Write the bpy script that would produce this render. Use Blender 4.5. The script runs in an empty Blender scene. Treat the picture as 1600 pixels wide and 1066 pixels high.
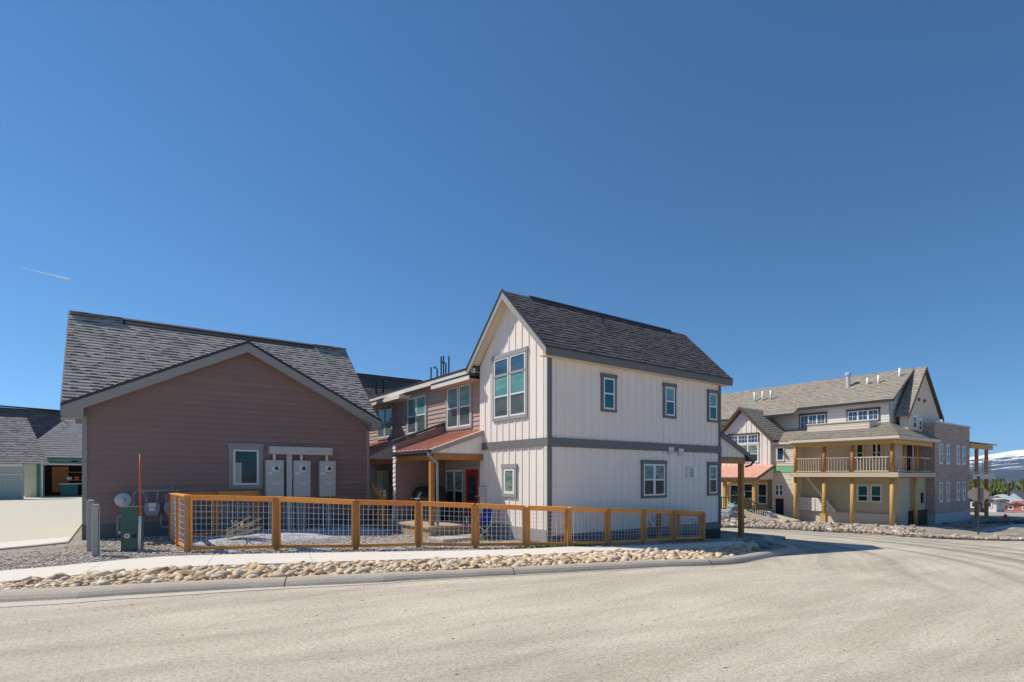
import bpy, bmesh, math, random
from mathutils import Vector, noise, Matrix
random.seed(7)
S = bpy.context.scene
COL = S.collection
# ------------------------------------------------------------------ camera, sky, sun
EYE = 1.75
YAW = math.atan(620/855.0)
cam = bpy.data.cameras.new('camera'); co = bpy.data.objects.new('camera', cam); COL.objects.link(co)
cam.sensor_width = 36; cam.lens = 855/1600*36; cam.shift_y = 210/1600
cam.clip_start = .1; cam.clip_end = 30000
co.location = (0, 0, EYE); co.rotation_euler = (math.radians(90), 0, -YAW)
S.camera = co
SKYZ, SKYO, SAT, SKYS, SUNE, EXPO = 1.0, .09, 1.16, .080, 2.65, .88
SUN = Vector((-1, 1.15, 1.88)).normalized()
elev = math.asin(SUN.z); azim = math.atan2(SUN.x, SUN.y)
w = bpy.data.worlds.new('World'); S.world = w; w.use_nodes = True
nt = w.node_tree; bg = nt.nodes['Background']
sky = nt.nodes.new('ShaderNodeTexSky'); sky.sky_type = 'NISHITA'; sky.sun_disc = False
sky.sun_elevation = elev; sky.sun_rotation = azim; sky.altitude = 2600; sky.air_density = 1.0; sky.dust_density = 0.0; sky.ozone_density = 2.0
# clear high-altitude air: the band at the horizon stays blue, so look the sky up a little above each direction
stc = nt.nodes.new('ShaderNodeTexCoord'); svm = nt.nodes.new('ShaderNodeVectorMath'); svm.operation = 'MULTIPLY_ADD'
svm.inputs[1].default_value = (1, 1, SKYZ); svm.inputs[2].default_value = (0, 0, SKYO); nt.links.new(stc.outputs['Generated'], svm.inputs[0])
svn = nt.nodes.new('ShaderNodeVectorMath'); svn.operation = 'NORMALIZE'; nt.links.new(svm.outputs[0], svn.inputs[0]); nt.links.new(svn.outputs[0], sky.inputs[0])
hs = nt.nodes.new('ShaderNodeHueSaturation'); hs.inputs['Saturation'].default_value = SAT; nt.links.new(sky.outputs[0], hs.inputs['Color'])
tm = nt.nodes.new('ShaderNodeMix'); tm.data_type = 'RGBA'; tm.blend_type = 'MULTIPLY'; tm.inputs[0].default_value = 1; tm.inputs[7].default_value = (.80, 1.0, 1.0, 1)
nt.links.new(hs.outputs[0], tm.inputs[6]); nt.links.new(tm.outputs[2], bg.inputs[0]); bg.inputs[1].default_value = SKYS
sl = bpy.data.lights.new('sun', 'SUN'); sl.energy = SUNE; sl.angle = math.radians(.5); sl.color = (1, .93, .82)
so = bpy.data.objects.new('sun', sl); COL.objects.link(so); so.rotation_euler = SUN.to_track_quat('Z', 'Y').to_euler(); so.location = (-20, 20, 40)
S.view_settings.view_transform = 'Standard'; S.view_settings.look = 'None'; S.view_settings.gamma = 1
S.view_settings.exposure = EXPO

# ------------------------------------------------------------------ materials
def lin(c):
    return tuple(((x/255)/12.92 if x/255 <= .04045 else ((x/255+.055)/1.055)**2.4) for x in c)
class N:
    def __init__(s, name, rough=.7, spec=.3, metal=0):
        s.m = bpy.data.materials.new(name); s.m.use_nodes = True; s.t = s.m.node_tree
        s.b = s.t.nodes['Principled BSDF']; s.b.inputs['Roughness'].default_value = rough
        s.b.inputs['Specular IOR Level'].default_value = spec; s.b.inputs['Metallic'].default_value = metal
        s.co = s.t.nodes.new('ShaderNodeTexCoord')
    def n(s, k, **kw):
        x = s.t.nodes.new(k)
        for a, v in kw.items(): setattr(x, a, v)
        return x
    def l(s, a, b): s.t.links.new(a, b)
    def mapv(s, scale, src='Object', rot=(0, 0, 0)):
        m = s.n('ShaderNodeMapping'); m.inputs['Scale'].default_value = scale; m.inputs['Rotation'].default_value = rot
        s.l(s.co.outputs[src], m.inputs[0]); return m.outputs[0]
    def noise(s, vec, scale, detail=4, rough=.6, dist=0):
        x = s.n('ShaderNodeTexNoise'); x.inputs['Scale'].default_value = scale; x.inputs['Detail'].default_value = detail
        x.inputs['Roughness'].default_value = rough; x.inputs['Distortion'].default_value = dist
        if vec is not None: s.l(vec, x.inputs['Vector'])
        return x.outputs['Fac']
    def ramp(s, fac, stops):
        r = s.n('ShaderNodeValToRGB'); e = r.color_ramp.elements
        while len(e) < len(stops): e.new(.5)
        for i, (p, c) in enumerate(stops): e[i].position = p; e[i].color = (*c, 1) if len(c) == 3 else c
        s.l(fac, r.inputs[0]); return r.outputs[0]
    def mix(s, fac, a, b, mode='MIX'):
        x = s.n('ShaderNodeMix', data_type='RGBA', blend_type=mode)
        for i, v in ((0, fac), (6, a), (7, b)):
            if isinstance(v, (int, float)): x.inputs[i].default_value = v
            elif isinstance(v, tuple): x.inputs[i].default_value = (*v, 1)
            else: s.l(v, x.inputs[i])
        return x.outputs[2]
    def math(s, op, a, b=None, c=None):
        x = s.n('ShaderNodeMath', operation=op)
        for i, v in enumerate((a, b, c)):
            if v is None: continue
            if isinstance(v, (int, float)): x.inputs[i].default_value = v
            else: s.l(v, x.inputs[i])
        return x.outputs[0]
    def color(s, c):
        if isinstance(c, tuple): s.b.inputs['Base Color'].default_value = (*c, 1)
        else: s.l(c, s.b.inputs['Base Color'])
        return s
    def bump(s, h, strength=.3, dist=.01):
        b = s.n('ShaderNodeBump'); b.inputs['Strength'].default_value = strength; b.inputs['Distance'].default_value = dist
        s.l(h, b.inputs['Height']); s.l(b.outputs[0], s.b.inputs['Normal']); return s
def sc(c, k): return tuple(min(1, v*k) for v in c)
def paint(name, c, var=.12, rough=.65, grain=(3, 3, 3), bump=.15):
    m = N(name, rough); v = m.mapv(grain)
    f = m.noise(v, 1.2, 5, .65); g = m.noise(m.mapv((1, 1, 1)), 45, 3)
    col = m.mix(m.math('MULTIPLY', f, 1.0), sc(c, 1-var), sc(c, 1+var))
    col = m.mix(.25, col, m.ramp(g, [(.3, sc(c, .8)), (.7, sc(c, 1.15))]))
    m.color(col).bump(g, bump, .004); return m.m
def plain(name, c, rough=.5, metal=0, spec=.4): 
    return N(name, rough, spec, metal).color(c).m
M = {}
def siding(name, c, var=.14):
    m = N(name, .62); 
    f = m.noise(m.mapv((.35, .35, 2.2)), 2.2, 5, .7); g = m.noise(m.mapv((6, 6, 60)), 2, 4, .6)
    u = m.n('ShaderNodeNewGeometry').outputs['Random Per Island']
    col = m.mix(f, sc(c, 1-var), sc(c, 1+var)); col = m.mix(.3, col, m.ramp(g, [(.35, sc(c, .82)), (.65, sc(c, 1.12))]))
    col = m.mix(.35, col, m.ramp(u, [(0, sc(c, .86)), (1, sc(c, 1.1))]))
    m.color(col).bump(g, .35, .004); return m.m
M['brown'] = siding('brown_siding_paint', (.30, .20, .172))
M['brown_sunlit'] = siding('sunlit_brown_siding_paint', (.44, .33, .28))  # paler copy of the brown siding, sunlit tone put into its colour
M['cream'] = paint('cream_board_paint', (.85, .765, .69), .10, grain=(5, 5, .5), bump=.25)
M['creamtrim'] = paint('cream_trim_paint', (.72, .68, .62), .05)
M['grey'] = paint('grey_trim_paint', (.33, .32, .295), .08)
M['slate'] = paint('slate_trim_paint', (.17, .165, .165), .1)
M['green_found'] = paint('green_grey_foundation_paint', (.13, .155, .155), .12)
M['soffit'] = paint('soffit_paint', (.66, .58, .46), .06)
M['vinyl'] = plain('white_vinyl', (.78, .78, .76), .35)
M['tanvinyl'] = plain('almond_vinyl', (.6, .55, .45), .4)
M['dark'] = plain('dark_gutter_metal', (.045, .043, .05), .45)
M['black'] = plain('black_plastic', (.012, .012, .015), .5)
M['galv'] = paint('galvanised_steel', (.55, .57, .58), .08, .42)
M['meter'] = paint('meter_box_paint', (.60, .58, .53), .05, .5)
M['pipe'] = plain('grey_gas_pipe', (.30, .32, .33), .45)
M['whitem'] = plain('white_enamel', (.8, .8, .78), .4)
M['red'] = paint('red_door_paint', (.36, .018, .016), .1, .4)
M['pedgreen'] = paint('green_pedestal_paint', (.06, .135, .10), .1, .4)
M['stakered'] = plain('red_fibreglass', (.62, .10, .06), .4)
M['blue'] = paint('blue_canvas', (.02, .05, .33), .1)
M['teal'] = plain('teal_plastic', (.03, .38, .42), .4)
M['interior'] = plain('interior_shade', (.02, .018, .018), .9)  # near-black colour stands in for the shade inside openings
def wood(name, c, dark=.45, axis=2):
    m = N(name, .6); sc_ = [9, 9, 9]; sc_[axis] = .7
    f = m.noise(m.mapv(tuple(sc_)), 3, 6, .65, 1.2); k = m.n('ShaderNodeTexVoronoi'); k.inputs['Scale'].default_value = 2.6
    kn = [1.6]*3; kn[axis] = .9
    m.l(m.mapv(tuple(kn)), k.inputs['Vector'])
    col = m.ramp(f, [(.25, sc(c, dark)), (.5, c), (.78, sc(c, 1.25))])
    col = m.mix(m.ramp(k.outputs['Distance'], [(.02, (1, 1, 1)), (.06, (0, 0, 0))]), col, sc(c, .22))
    oi = m.n('ShaderNodeObjectInfo').outputs['Random']
    col = m.mix(1., col, m.ramp(oi, [(0, (.72, .66, .62)), (.5, (.95, .93, .9)), (1, (1, 1, 1))]), 'MULTIPLY')
    m.color(col).bump(f, .3, .004); return m.m
M['rail'] = wood('golden_cedar', (.94, .41, .10), .62, 0)
M['post'] = wood('cedar_post', (.56, .26, .095), .5, 2)
M['wire'] = paint('bright_galvanised_wire', (.72, .74, .76), .05, .4)
M['beam'] = wood('fir_beam', (.52, .24, .07), .6, 0)
M['log'] = wood('peeled_log', (.62, .40, .13), .65, 2)
M['deck'] = wood('deck_boards', (.42, .31, .19), .6, 1)
M['palewood'] = wood('pale_new_lumber', (.62, .50, .34), .75, 0)
def shingles(name, a, b, c, row=.14):
    m = N(name, .92, .15); uv = m.co.outputs['UV']
    br = m.n('ShaderNodeTexBrick'); br.offset = .5; br.inputs['Scale'].default_value = 1
    br.inputs['Brick Width'].default_value = .34; br.inputs['Row Height'].default_value = row; br.inputs['Mortar Size'].default_value = .006
    br.inputs['Color1'].default_value = (0, 0, 0, 1); br.inputs['Color2'].default_value = (1, 1, 1, 1); br.inputs['Mortar'].default_value = (.1, .1, .1, 1)
    m.l(uv, br.inputs['Vector'])
    br2 = m.n('ShaderNodeTexBrick'); br2.offset = .37; br2.inputs['Scale'].default_value = 1
    br2.inputs['Brick Width'].default_value = .16; br2.inputs['Row Height'].default_value = row; br2.inputs['Mortar Size'].default_value = .0
    br2.inputs['Color1'].default_value = (0, 0, 0, 1); br2.inputs['Color2'].default_value = (1, 1, 1, 1)
    m.l(uv, br2.inputs['Vector'])
    f = m.mix(.5, br.outputs['Color'], br2.outputs['Color'])
    sp = m.n('ShaderNodeSeparateXYZ'); m.l(uv, sp.inputs[0]); fr = m.math('FRACT', m.math('DIVIDE', sp.outputs[1], row))
    bw = m.n('ShaderNodeRGBToBW'); m.l(br2.outputs['Color'], bw.inputs[0])
    low = m.math('LESS_THAN', fr, .36); shadow_dash = m.math('MULTIPLY', low, m.math('GREATER_THAN', bw.outputs[0], .62))
    base = m.ramp(f, [(.1, sc(b, .8)), (.5, sc(b, 1.1)), (.9, sc(c, .92))])
    col = m.mix(m.math('MULTIPLY', m.math('LESS_THAN', fr, .16), .45), base, a); col = m.mix(shadow_dash, col, a)  # shadow of the thick tabs painted as dark dashes along the course bottoms
    g = m.noise(m.mapv((1, 1, 1)), 60, 4, .7); big = m.noise(m.mapv((1, 1, 1)), .7, 3)
    col = m.mix(.4, col, m.ramp(g, [(.3, (.4, .4, .4)), (.7, (1, 1, 1))]), 'MULTIPLY')
    col = m.mix(.15, col, m.ramp(big, [(.3, (.65, .65, .65)), (.7, (1, 1, 1))]), 'MULTIPLY')
    m.color(col).bump(g, .5, .006); return m.m
M['sh_gar'] = shingles('weathered_grey_shingles', (.06, .052, .055), (.50, .44, .385), (.74, .66, .57))
M['sh_dark'] = shingles('charcoal_shingles', (.028, .025, .028), (.17, .155, .148), (.30, .27, .25))
M['sh_tan'] = shingles('tan_shingles', (.19, .16, .125), (.40, .35, .285), (.55, .49, .41))
M['sh_pale'] = shingles('pale_tan_shingles', (.42, .37, .32), (.62, .56, .49), (.78, .72, .63))
M['ridge'] = plain('ridge_vent_black', (.015, .016, .02), .6)
def copper():
    m = N('rusted_roof_metal', .55, .4, .0); f = m.noise(m.mapv((4, 1.2, 1)), 1.6, 6, .7); g = m.noise(m.mapv((1, 1, 1)), 14, 5, .7)
    col = m.ramp(f, [(.25, (.40, .17, .11)), (.5, (.62, .29, .19)), (.75, (.74, .45, .34))])
    col = m.mix(.35, col, m.ramp(g, [(.3, (.4, .17, .11)), (.7, (.78, .5, .38))])); m.color(col).bump(g, .2, .004); return m.m
M['rust'] = copper()
def concrete(name, c, var=.12, sc1=1.5, speck=.25, bump=.3):
    m = N(name, .85, .25); v = m.mapv((1, 1, 1)); a = m.noise(v, sc1, 6, .7); b = m.noise(v, 40, 5, .75)
    col = m.mix(a, sc(c, 1-var*1.6), sc(c, 1+var)); col = m.mix(speck, col, m.ramp(b, [(.3, sc(c, .55)), (.72, sc(c, 1.3))]))
    m.color(col).bump(b, bump, .006); return m.m
M['walk'] = concrete('sidewalk_concrete', (.74, .68, .60), .1)
M['kerb'] = concrete('kerb_concrete', (.50, .43, .34), .2, 2.5, .5, .9)
M['gutterpan'] = concrete('gutter_concrete', (.58, .52, .43), .16)
M['drive'] = concrete('driveway_concrete', (.58, .53, .43), .08, .4)
M['foundation'] = concrete('foundation_concrete', (.50, .50, .49), .12, 1)
M['darkstone'] = concrete('dark_stone', (.07, .06, .055), .5, 5, .5)
M['stucco'] = concrete('olive_beige_stucco', (.53, .475, .345), .07, .8, .15)
M['tanlap'] = siding('tan_lap_paint', (.70, .61, .48), .06)
M['whitelap'] = siding('white_lap_paint', (.74, .70, .63), .05)
M['greensheath'] = paint('green_sheathing', (.24, .50, .28), .15)
def asphalt():
    m = N('dusty_asphalt', .9, .2); v = m.mapv((1, 1, 1)); at = m.n('ShaderNodeAttribute', attribute_name='track', attribute_type='GEOMETRY')
    c = (.56, .492, .395)
    sx = m.n('ShaderNodeSeparateXYZ'); m.l(at.outputs['Vector'], sx.inputs[0])
    cb = m.n('ShaderNodeCombineXYZ'); m.l(sx.outputs[0], cb.inputs[0]); m.l(m.math('MULTIPLY', sx.outputs[1], .02), cb.inputs[1])
    st = m.noise(cb.outputs[0], 1.9, 3, .55, .1)
    fine = m.noise(v, 22, 6, .85); big = m.noise(v, .35, 5, .65); vf = m.noise(v, 75, 3, .8)
    W1 = (1, 1, 1); g_ = lambda k: (k, k, k)
    a_ = m.ramp(st, [(.40, g_(.60)), (.48, g_(.80)), (.56, g_(1.0))]); b_ = m.ramp(st, [(.36, g_(.86)), (.5, g_(.96)), (.62, g_(1.0))])
    col = m.mix(1., sc(c, 1.32), m.mix(sx.outputs[2], b_, a_), 'MULTIPLY')
    lane = m.noise(m.mapv((.22, 2.2, 1), rot=(0, 0, .31)), .9, 5, .65, .5)
    col = m.mix(1., col, m.ramp(lane, [(.38, (.87, .865, .85)), (.56, g_(1.0))]), 'MULTIPLY')
    col = m.mix(1., col, m.ramp(big, [(.32, g_(.84)), (.6, g_(1.0))]), 'MULTIPLY')
    col = m.mix(1., col, m.ramp(fine, [(.34, g_(.5)), (.5, g_(.93)), (.64, g_(1.06))]), 'MULTIPLY')
    col = m.mix(1., col, m.ramp(vf, [(.34, g_(.55)), (.5, g_(.95)), (.7, g_(1.0))]), 'MULTIPLY')
    vo = m.n('ShaderNodeTexVoronoi'); vo.inputs['Scale'].default_value = 3.2; m.l(v, vo.inputs['Vector'])
    spot = m.math('LESS_THAN', vo.outputs['Distance'], m.math('MULTIPLY', m.noise(v, 1.7, 1), .11))
    col = m.mix(m.math('MULTIPLY', spot, .8), col, sc(c, .2))
    m.color(col).bump(fine, .55, .012); return m.m
M['asphalt'] = asphalt()
def gravel():
    m = N('crushed_gravel', .95, .15); v = m.mapv((1, 1, 1)); vo = m.n('ShaderNodeTexVoronoi'); vo.inputs['Scale'].default_value = 22; m.l(v, vo.inputs['Vector'])
    bw = m.n('ShaderNodeRGBToBW'); m.l(vo.outputs['Color'], bw.inputs[0])
    big = m.noise(v, .5, 4); col = m.ramp(bw.outputs[0], [(.2, (.15, .125, .10)), (.5, (.33, .285, .235)), (.85, (.52, .47, .41))])
    col = m.mix(.45, col, m.ramp(big, [(.35, (.25, .205, .15)), (.65, (.44, .40, .35))]))
    m.color(col).bump(m.math('SUBTRACT', 1, vo.outputs['Distance']), .9, .02); return m.m
M['gravel'] = gravel()
def dirt():
    m = N('brown_dirt', .95, .1); v = m.mapv((1, 1, 1)); a = m.noise(v, .12, 6, .7); b = m.noise(v, 6, 5, .7)
    col = m.ramp(a, [(.3, (.20, .155, .105)), (.5, (.33, .27, .19)), (.7, (.42, .36, .27))]); col = m.mix(.3, col, m.ramp(b, [(.3, (.13, .10, .07)), (.7, (.45, .4, .33))]))
    m.color(col).bump(b, .5, .04); return m.m
M['dirt'] = dirt()
def rockmat(name, cols, dark=.5):
    m = N(name, .85, .25); g = m.n('ShaderNodeNewGeometry').outputs['Random Per Island']; o = m.n('ShaderNodeObjectInfo').outputs['Random']
    r = m.math('FRACT', m.math('ADD', g, m.math('MULTIPLY', o, 7.13)))
    col = m.ramp(r, [(i/(len(cols)-1), c) for i, c in enumerate(cols)])
    n = m.noise(m.mapv((1, 1, 1)), 14, 5, .7); col = m.mix(.6, col, m.ramp(n, [(.3, (dark, dark*.86, dark*.7)), (.65, (1, 1, 1))]), 'MULTIPLY')
    m.color(col).bump(n, .5, .015); return m.m
M['river'] = rockmat('tan_river_rock', [(.52, .35, .20), (.78, .60, .40), (.86, .72, .52), (.64, .46, .29), (.90, .80, .63), (.60, .50, .38), (.84, .65, .42), (.42, .29, .18), (.88, .76, .58)], .55)
M['pebble'] = rockmat('grey_tan_pebbles', [(.30, .26, .22), (.55, .48, .40), (.72, .66, .58), (.44, .38, .31), (.78, .74, .69), (.4, .36, .33)])
M['boulder'] = rockmat('pale_boulder', [(.46, .36, .26), (.66, .58, .48), (.40, .31, .22), (.74, .70, .63), (.34, .25, .18), (.58, .52, .45)], .5)
def snow():
    m = N('old_snow', .6, .3); n = m.noise(m.mapv((1, 1, 1)), 7, 6, .7); f = m.noise(m.mapv((1, 1, 1)), 1.3, 4)
    col = m.ramp(n, [(.3, (.28, .27, .26)), (.5, (.52, .52, .53)), (.7, (.78, .79, .81))])
    m.color(m.mix(.6, col, m.ramp(f, [(.35, (.3, .28, .26)), (.6, (.9, .9, .92))]), 'MULTIPLY')).bump(n, .6, .03); return m.m
M['snow'] = snow()
def brickm():
    m = N('brown_brick', .85, .2); br = m.n('ShaderNodeTexBrick'); br.inputs['Scale'].default_value = 1; br.inputs['Brick Width'].default_value = .26
    br.inputs['Row Height'].default_value = .09; br.inputs['Mortar Size'].default_value = .008
    br.inputs['Color1'].default_value = (.37, .26, .21, 1); br.inputs['Color2'].default_value = (.50, .37, .30, 1); br.inputs['Mortar'].default_value = (.5, .45, .42, 1)
    m.l(m.co.outputs['UV'], br.inputs['Vector']); n = m.noise(m.mapv((1, 1, 1)), 1.2, 4)
    m.color(m.mix(.35, br.outputs['Color'], m.ramp(n, [(.3, (.6, .6, .6)), (.7, (1, 1, 1))]), 'MULTIPLY')); return m.m
M['brick'] = brickm()
def glass(name, base, base2=None, scale=1.5, rough=.04, split=False):
    m = N(name, rough, .5); m.b.inputs['IOR'].default_value = 1.45
    n = m.noise(m.mapv((.8, .8, 2.5)), scale, 3, .5, .6)
    b2 = base2 or sc(base, .45)
    m.color(m.ramp(n, [(.38, base), (.62, b2)]))
    wv = m.noise(m.mapv((1, 1, 1)), 1.4, 1); m.bump(wv, .06, .02); return m.m
M['g_blind'] = glass('glass_over_teal_blind', (.10, .27, .29), (.16, .36, .36))
M['g_screen'] = glass('glass_with_screen', (.12, .15, .16), (.07, .10, .11), rough=.25)
M['g_dark'] = glass('dark_window_glass', (.012, .03, .035), (.03, .055, .06))
M['g_teal'] = glass('deep_teal_window_glass', (.012, .10, .14), (.02, .14, .18))
M['g_green'] = glass('greenish_window_glass', (.10, .16, .13), (.25, .33, .28), 4)
M['g_blue'] = glass('blue_reflecting_glass', (.04, .09, .15), (.06, .12, .2))
M['curtain'] = paint('pale_curtain', (.45, .5, .42), .1)
M['trunk'] = plain('bark', (.08, .06, .045), .9)
def leafm(name, a, b):
    m = N(name, .8, .2); r = m.n('ShaderNodeNewGeometry').outputs['Random Per Island']; m.color(m.ramp(r, [(0, a), (1, b)])); return m.m
M['pine'] = leafm('pine_needles', (.05, .08, .02), (.22, .24, .08))
M['grass'] = leafm('green_grass', (.08, .16, .03), (.22, .34, .09))
M['drygrass'] = leafm('dry_straw', (.45, .38, .24), (.65, .58, .42))
def mountain():
    m = N('mountain_snow_and_hazed_forest', .9, .1); v = m.mapv((1, 1, 1)); sp = m.n('ShaderNodeSeparateXYZ'); m.l(v, sp.inputs[0])
    n = m.noise(m.mapv((1, 1, 7)), .0045, 9, .72, .8); n2 = m.noise(v, .0016, 4, .5)
    h = m.math('ADD', m.math('MULTIPLY', sp.outputs[2], 1/210.), m.math('MULTIPLY', m.math('SUBTRACT', n, .5), 3.6))
    snowf = m.ramp(h, [(.57, (0, 0, 0)), (.66, (1, 1, 1))])
    hazed_forest = m.ramp(m.noise(v, .02, 4, .7), [(.3, (.035, .055, .085)), (.6, (.08, .11, .16)), (.75, (.13, .16, .21))])  # blue cast of distance put into the forest colour, besides the haze volume
    m.color(m.mix(snowf, hazed_forest, m.ramp(n, [(.30, (.78, .80, .86)), (.5, (.93, .94, .96))]))); return m.m
M['mountain'] = mountain()

# ------------------------------------------------------------------ mesh building
SPLIT = {'stile', 'rake_board', 'corner_board', 'drip_edge', 'fascia', 'lower_fascia', 'eave_return', 'ridge_cap', 'conduit', 'fitting', 'door_trim', 'dial', 'nameplate', 'porch_beam', 'fascia'}
class MB:
    def __init__(s): s.v = []; s.f = []; s.uv = []
    def face(s, pts, uv=None):
        i = len(s.v); s.v += [tuple(p) for p in pts]; s.f.append(tuple(range(i, i+len(pts))))
        s.uv.append(uv or [(0, 0)]*len(pts)); return s
    def box(s, x0, y0, z0, x1, y1, z1):
        x0, x1 = sorted((x0, x1)); y0, y1 = sorted((y0, y1)); z0, z1 = sorted((z0, z1))
        return s.hexa([(x0, y0, z0), (x1, y0, z0), (x1, y1, z0), (x0, y1, z0), (x0, y0, z1), (x1, y0, z1), (x1, y1, z1), (x0, y1, z1)])
    def hexa(s, p):
        i = len(s.v); s.v += [tuple(q) for q in p]
        for f in ((0, 3, 2, 1), (4, 5, 6, 7), (0, 1, 5, 4), (1, 2, 6, 5), (2, 3, 7, 6), (3, 0, 4, 7)):
            s.f.append(tuple(i+k for k in f)); q = [p[k] for k in f]
            n = (Vector(q[1])-Vector(q[0])).cross(Vector(q[2])-Vector(q[0]))
            if abs(n.z) > .7*n.length: s.uv.append([(a[0], a[1]) for a in q])
            elif abs(n.x) > abs(n.y): s.uv.append([(a[1], a[2]) for a in q])
            else: s.uv.append([(a[0], a[2]) for a in q])
        return s
    def prism(s, poly, ext):      # polygon of 3-D points extruded by vector ext
        ext = Vector(ext); a = [Vector(p) for p in poly]; b = [p+ext for p in a]; n = len(a); i = len(s.v)
        s.v += [tuple(p) for p in a+b]
        s.f.append(tuple(i+k for k in range(n))); s.uv.append([(0, 0)]*n)
        s.f.append(tuple(i+n+k for k in reversed(range(n)))); s.uv.append([(0, 0)]*n)
        for k in range(n):
            l = (k+1) % n; s.f.append((i+k, i+n+k, i+n+l, i+l)); s.uv.append([(0, 0)]*4)
        return s
    def bar(s, p, q, w, h=None, up=(0, 0, 1)):   # rectangular bar centred on the line p-q
        h = h or w; p = Vector(p); q = Vector(q); d = (q-p).normalized(); up = Vector(up)
        if abs(d.dot(up)) > .99: up = Vector((1, 0, 0))
        r = d.cross(up).normalized(); u = r.cross(d).normalized(); r = r*w/2; u = u*h/2
        return s.hexa([p-r-u, p+r-u, q+r-u, q-r-u, p-r+u, p+r+u, q+r+u, q-r+u])
    def tube(s, p, q, r0, r1=None, n=10, caps=True):
        r1 = r0 if r1 is None else r1; p = Vector(p); q = Vector(q); d = (q-p).normalized()
        a = d.orthogonal().normalized(); b = d.cross(a); i = len(s.v)
        for c, r in ((p, r0), (q, r1)):
            for k in range(n):
                t = 2*math.pi*k/n; s.v.append(tuple(c+a*r*math.cos(t)+b*r*math.sin(t)))
        for k in range(n):
            l = (k+1) % n; s.f.append((i+k, i+l, i+n+l, i+n+k)); s.uv.append([(0, 0)]*4)
        if caps:
            s.f.append(tuple(i+k for k in reversed(range(n)))); s.uv.append([(0, 0)]*n)
            s.f.append(tuple(i+n+k for k in range(n))); s.uv.append([(0, 0)]*n)
        return s
    def path(s, pts, r, n=8):
        for a, b in zip(pts, pts[1:]): s.tube(a, b, r, r, n)
        return s
    def lathe(s, c, prof, n=16, axis='z'):
        i = len(s.v); c = Vector(c)
        for (r, h) in prof:
            for k in range(n):
                t = 2*math.pi*k/n; a, b = r*math.cos(t), r*math.sin(t)
                s.v.append(tuple(c+(Vector((a, b, h)) if axis == 'z' else Vector((a, -h, b)) if axis == 'y' else Vector((-h, a, b)))))
        for j in range(len(prof)-1):
            for k in range(n):
                l = (k+1) % n; s.f.append((i+j*n+k, i+j*n+l, i+(j+1)*n+l, i+(j+1)*n+k)); s.uv.append([(0, 0)]*4)
        s.f.append(tuple(i+k for k in range(n))); s.uv.append([(0, 0)]*n)
        j = len(prof)-1; s.f.append(tuple(i+j*n+k for k in range(n))); s.uv.append([(0, 0)]*n)
        return s
    def laps(s, poly, o, U, V, Nn, exp, th, uvs=1.0):
        # overlapping courses (lap siding, shingles) on the convex 2-D polygon poly=(u,v); o + U u + V v, butt edge proud by th
        o, U, V, Nn = map(Vector, (o, U, V, Nn))
        v0 = min(p[1] for p in poly); v1 = max(p[1] for p in poly); k = 0; n = int(math.ceil((v1-v0)/exp-1e-6))
        for k in range(n):
            a = v0+k*exp; b = min(v1, a+exp); q = clip(clip(poly, 1, a, 1), 1, b, -1)
            if len(q) < 3: continue
            pts = [o+U*u+V*v+Nn*(th*(1-(v-a)/exp)+.001) for u, v in q]
            s.face(pts, [(u, v) for u, v in q])
            bo = [p for p in q if abs(p[1]-a) < 1e-6]
            if len(bo) >= 2:
                ul, ur = min(p[0] for p in bo), max(p[0] for p in bo)
                P = lambda u, h: o+U*u+V*a+Nn*h
                s.face([P(ul, th+.001), P(ul, -.004), P(ur, -.004), P(ur, th+.001)], [(ul, a), (ul, a), (ur, a), (ur, a)])
        return s
    def build(s, name, mat, parent=None, smooth=False):
        if name in SPLIT:
            o = None
            for k in s.pieces(): o = k.build1(name, mat, parent, smooth)
            return o
        return s.build1(name, mat, parent, smooth)
    def pieces(s):
        par = list(range(len(s.v)))
        def fd(i):
            while par[i] != i: par[i] = par[par[i]]; i = par[i]
            return i
        for f in s.f:
            for k in f[1:]: par[fd(k)] = fd(f[0])
        prim = {}
        for i in range(len(s.v)): prim.setdefault(fd(i), []).append(i)
        bx = {}
        for r, ids in prim.items(): bx[r] = [min(s.v[i][a] for i in ids)-.012 for a in range(3)]+[max(s.v[i][a] for i in ids)+.012 for a in range(3)]
        ks = list(prim); g = {k: k for k in ks}
        def fg(k):
            while g[k] != k: k = g[k]
            return k
        for i, a in enumerate(ks):
            for b in ks[i+1:]:
                if all(bx[a][q] <= bx[b][q+3] and bx[b][q] <= bx[a][q+3] for q in range(3)): g[fg(a)] = fg(b)
        out = {}
        for fi, f in enumerate(s.f):
            k = fg(fd(f[0])); m = out.setdefault(k, (MB(), {})); ids = []
            for i in f:
                if i not in m[1]: m[1][i] = len(m[0].v); m[0].v.append(s.v[i])
                ids.append(m[1][i])
            m[0].f.append(tuple(ids)); m[0].uv.append(s.uv[fi])
        return [m[0] for m in out.values()]
    def build1(s, name, mat, parent=None, smooth=False):
        me = bpy.data.meshes.new(name); org = Vector((0, 0, 0)); p = parent
        while p: org += p.location; p = p.parent
        loc = Vector((0, 0, 0))
        if parent is None:
            xs = [v[0] for v in s.v]; ys = [v[1] for v in s.v]; zs = [v[2] for v in s.v]
            org = Vector(((min(xs)+max(xs))/2, (min(ys)+max(ys))/2, min(zs))); loc = org
        me.from_pydata([(v[0]-org.x, v[1]-org.y, v[2]-org.z) for v in s.v], [], s.f)
        uvl = me.uv_layers.new(name='UVMap'); flat = [c for f in s.uv for uv in f for c in uv]
        uvl.data.foreach_set('uv', flat)
        me.materials.append(M[mat] if isinstance(mat, str) else mat)
        if smooth: me.polygons.foreach_set('use_smooth', [True]*len(me.polygons))
        me.update(); o = bpy.data.objects.new(name, me); COL.objects.link(o); o.location = loc
        if parent: o.parent = parent
        return o
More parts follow.
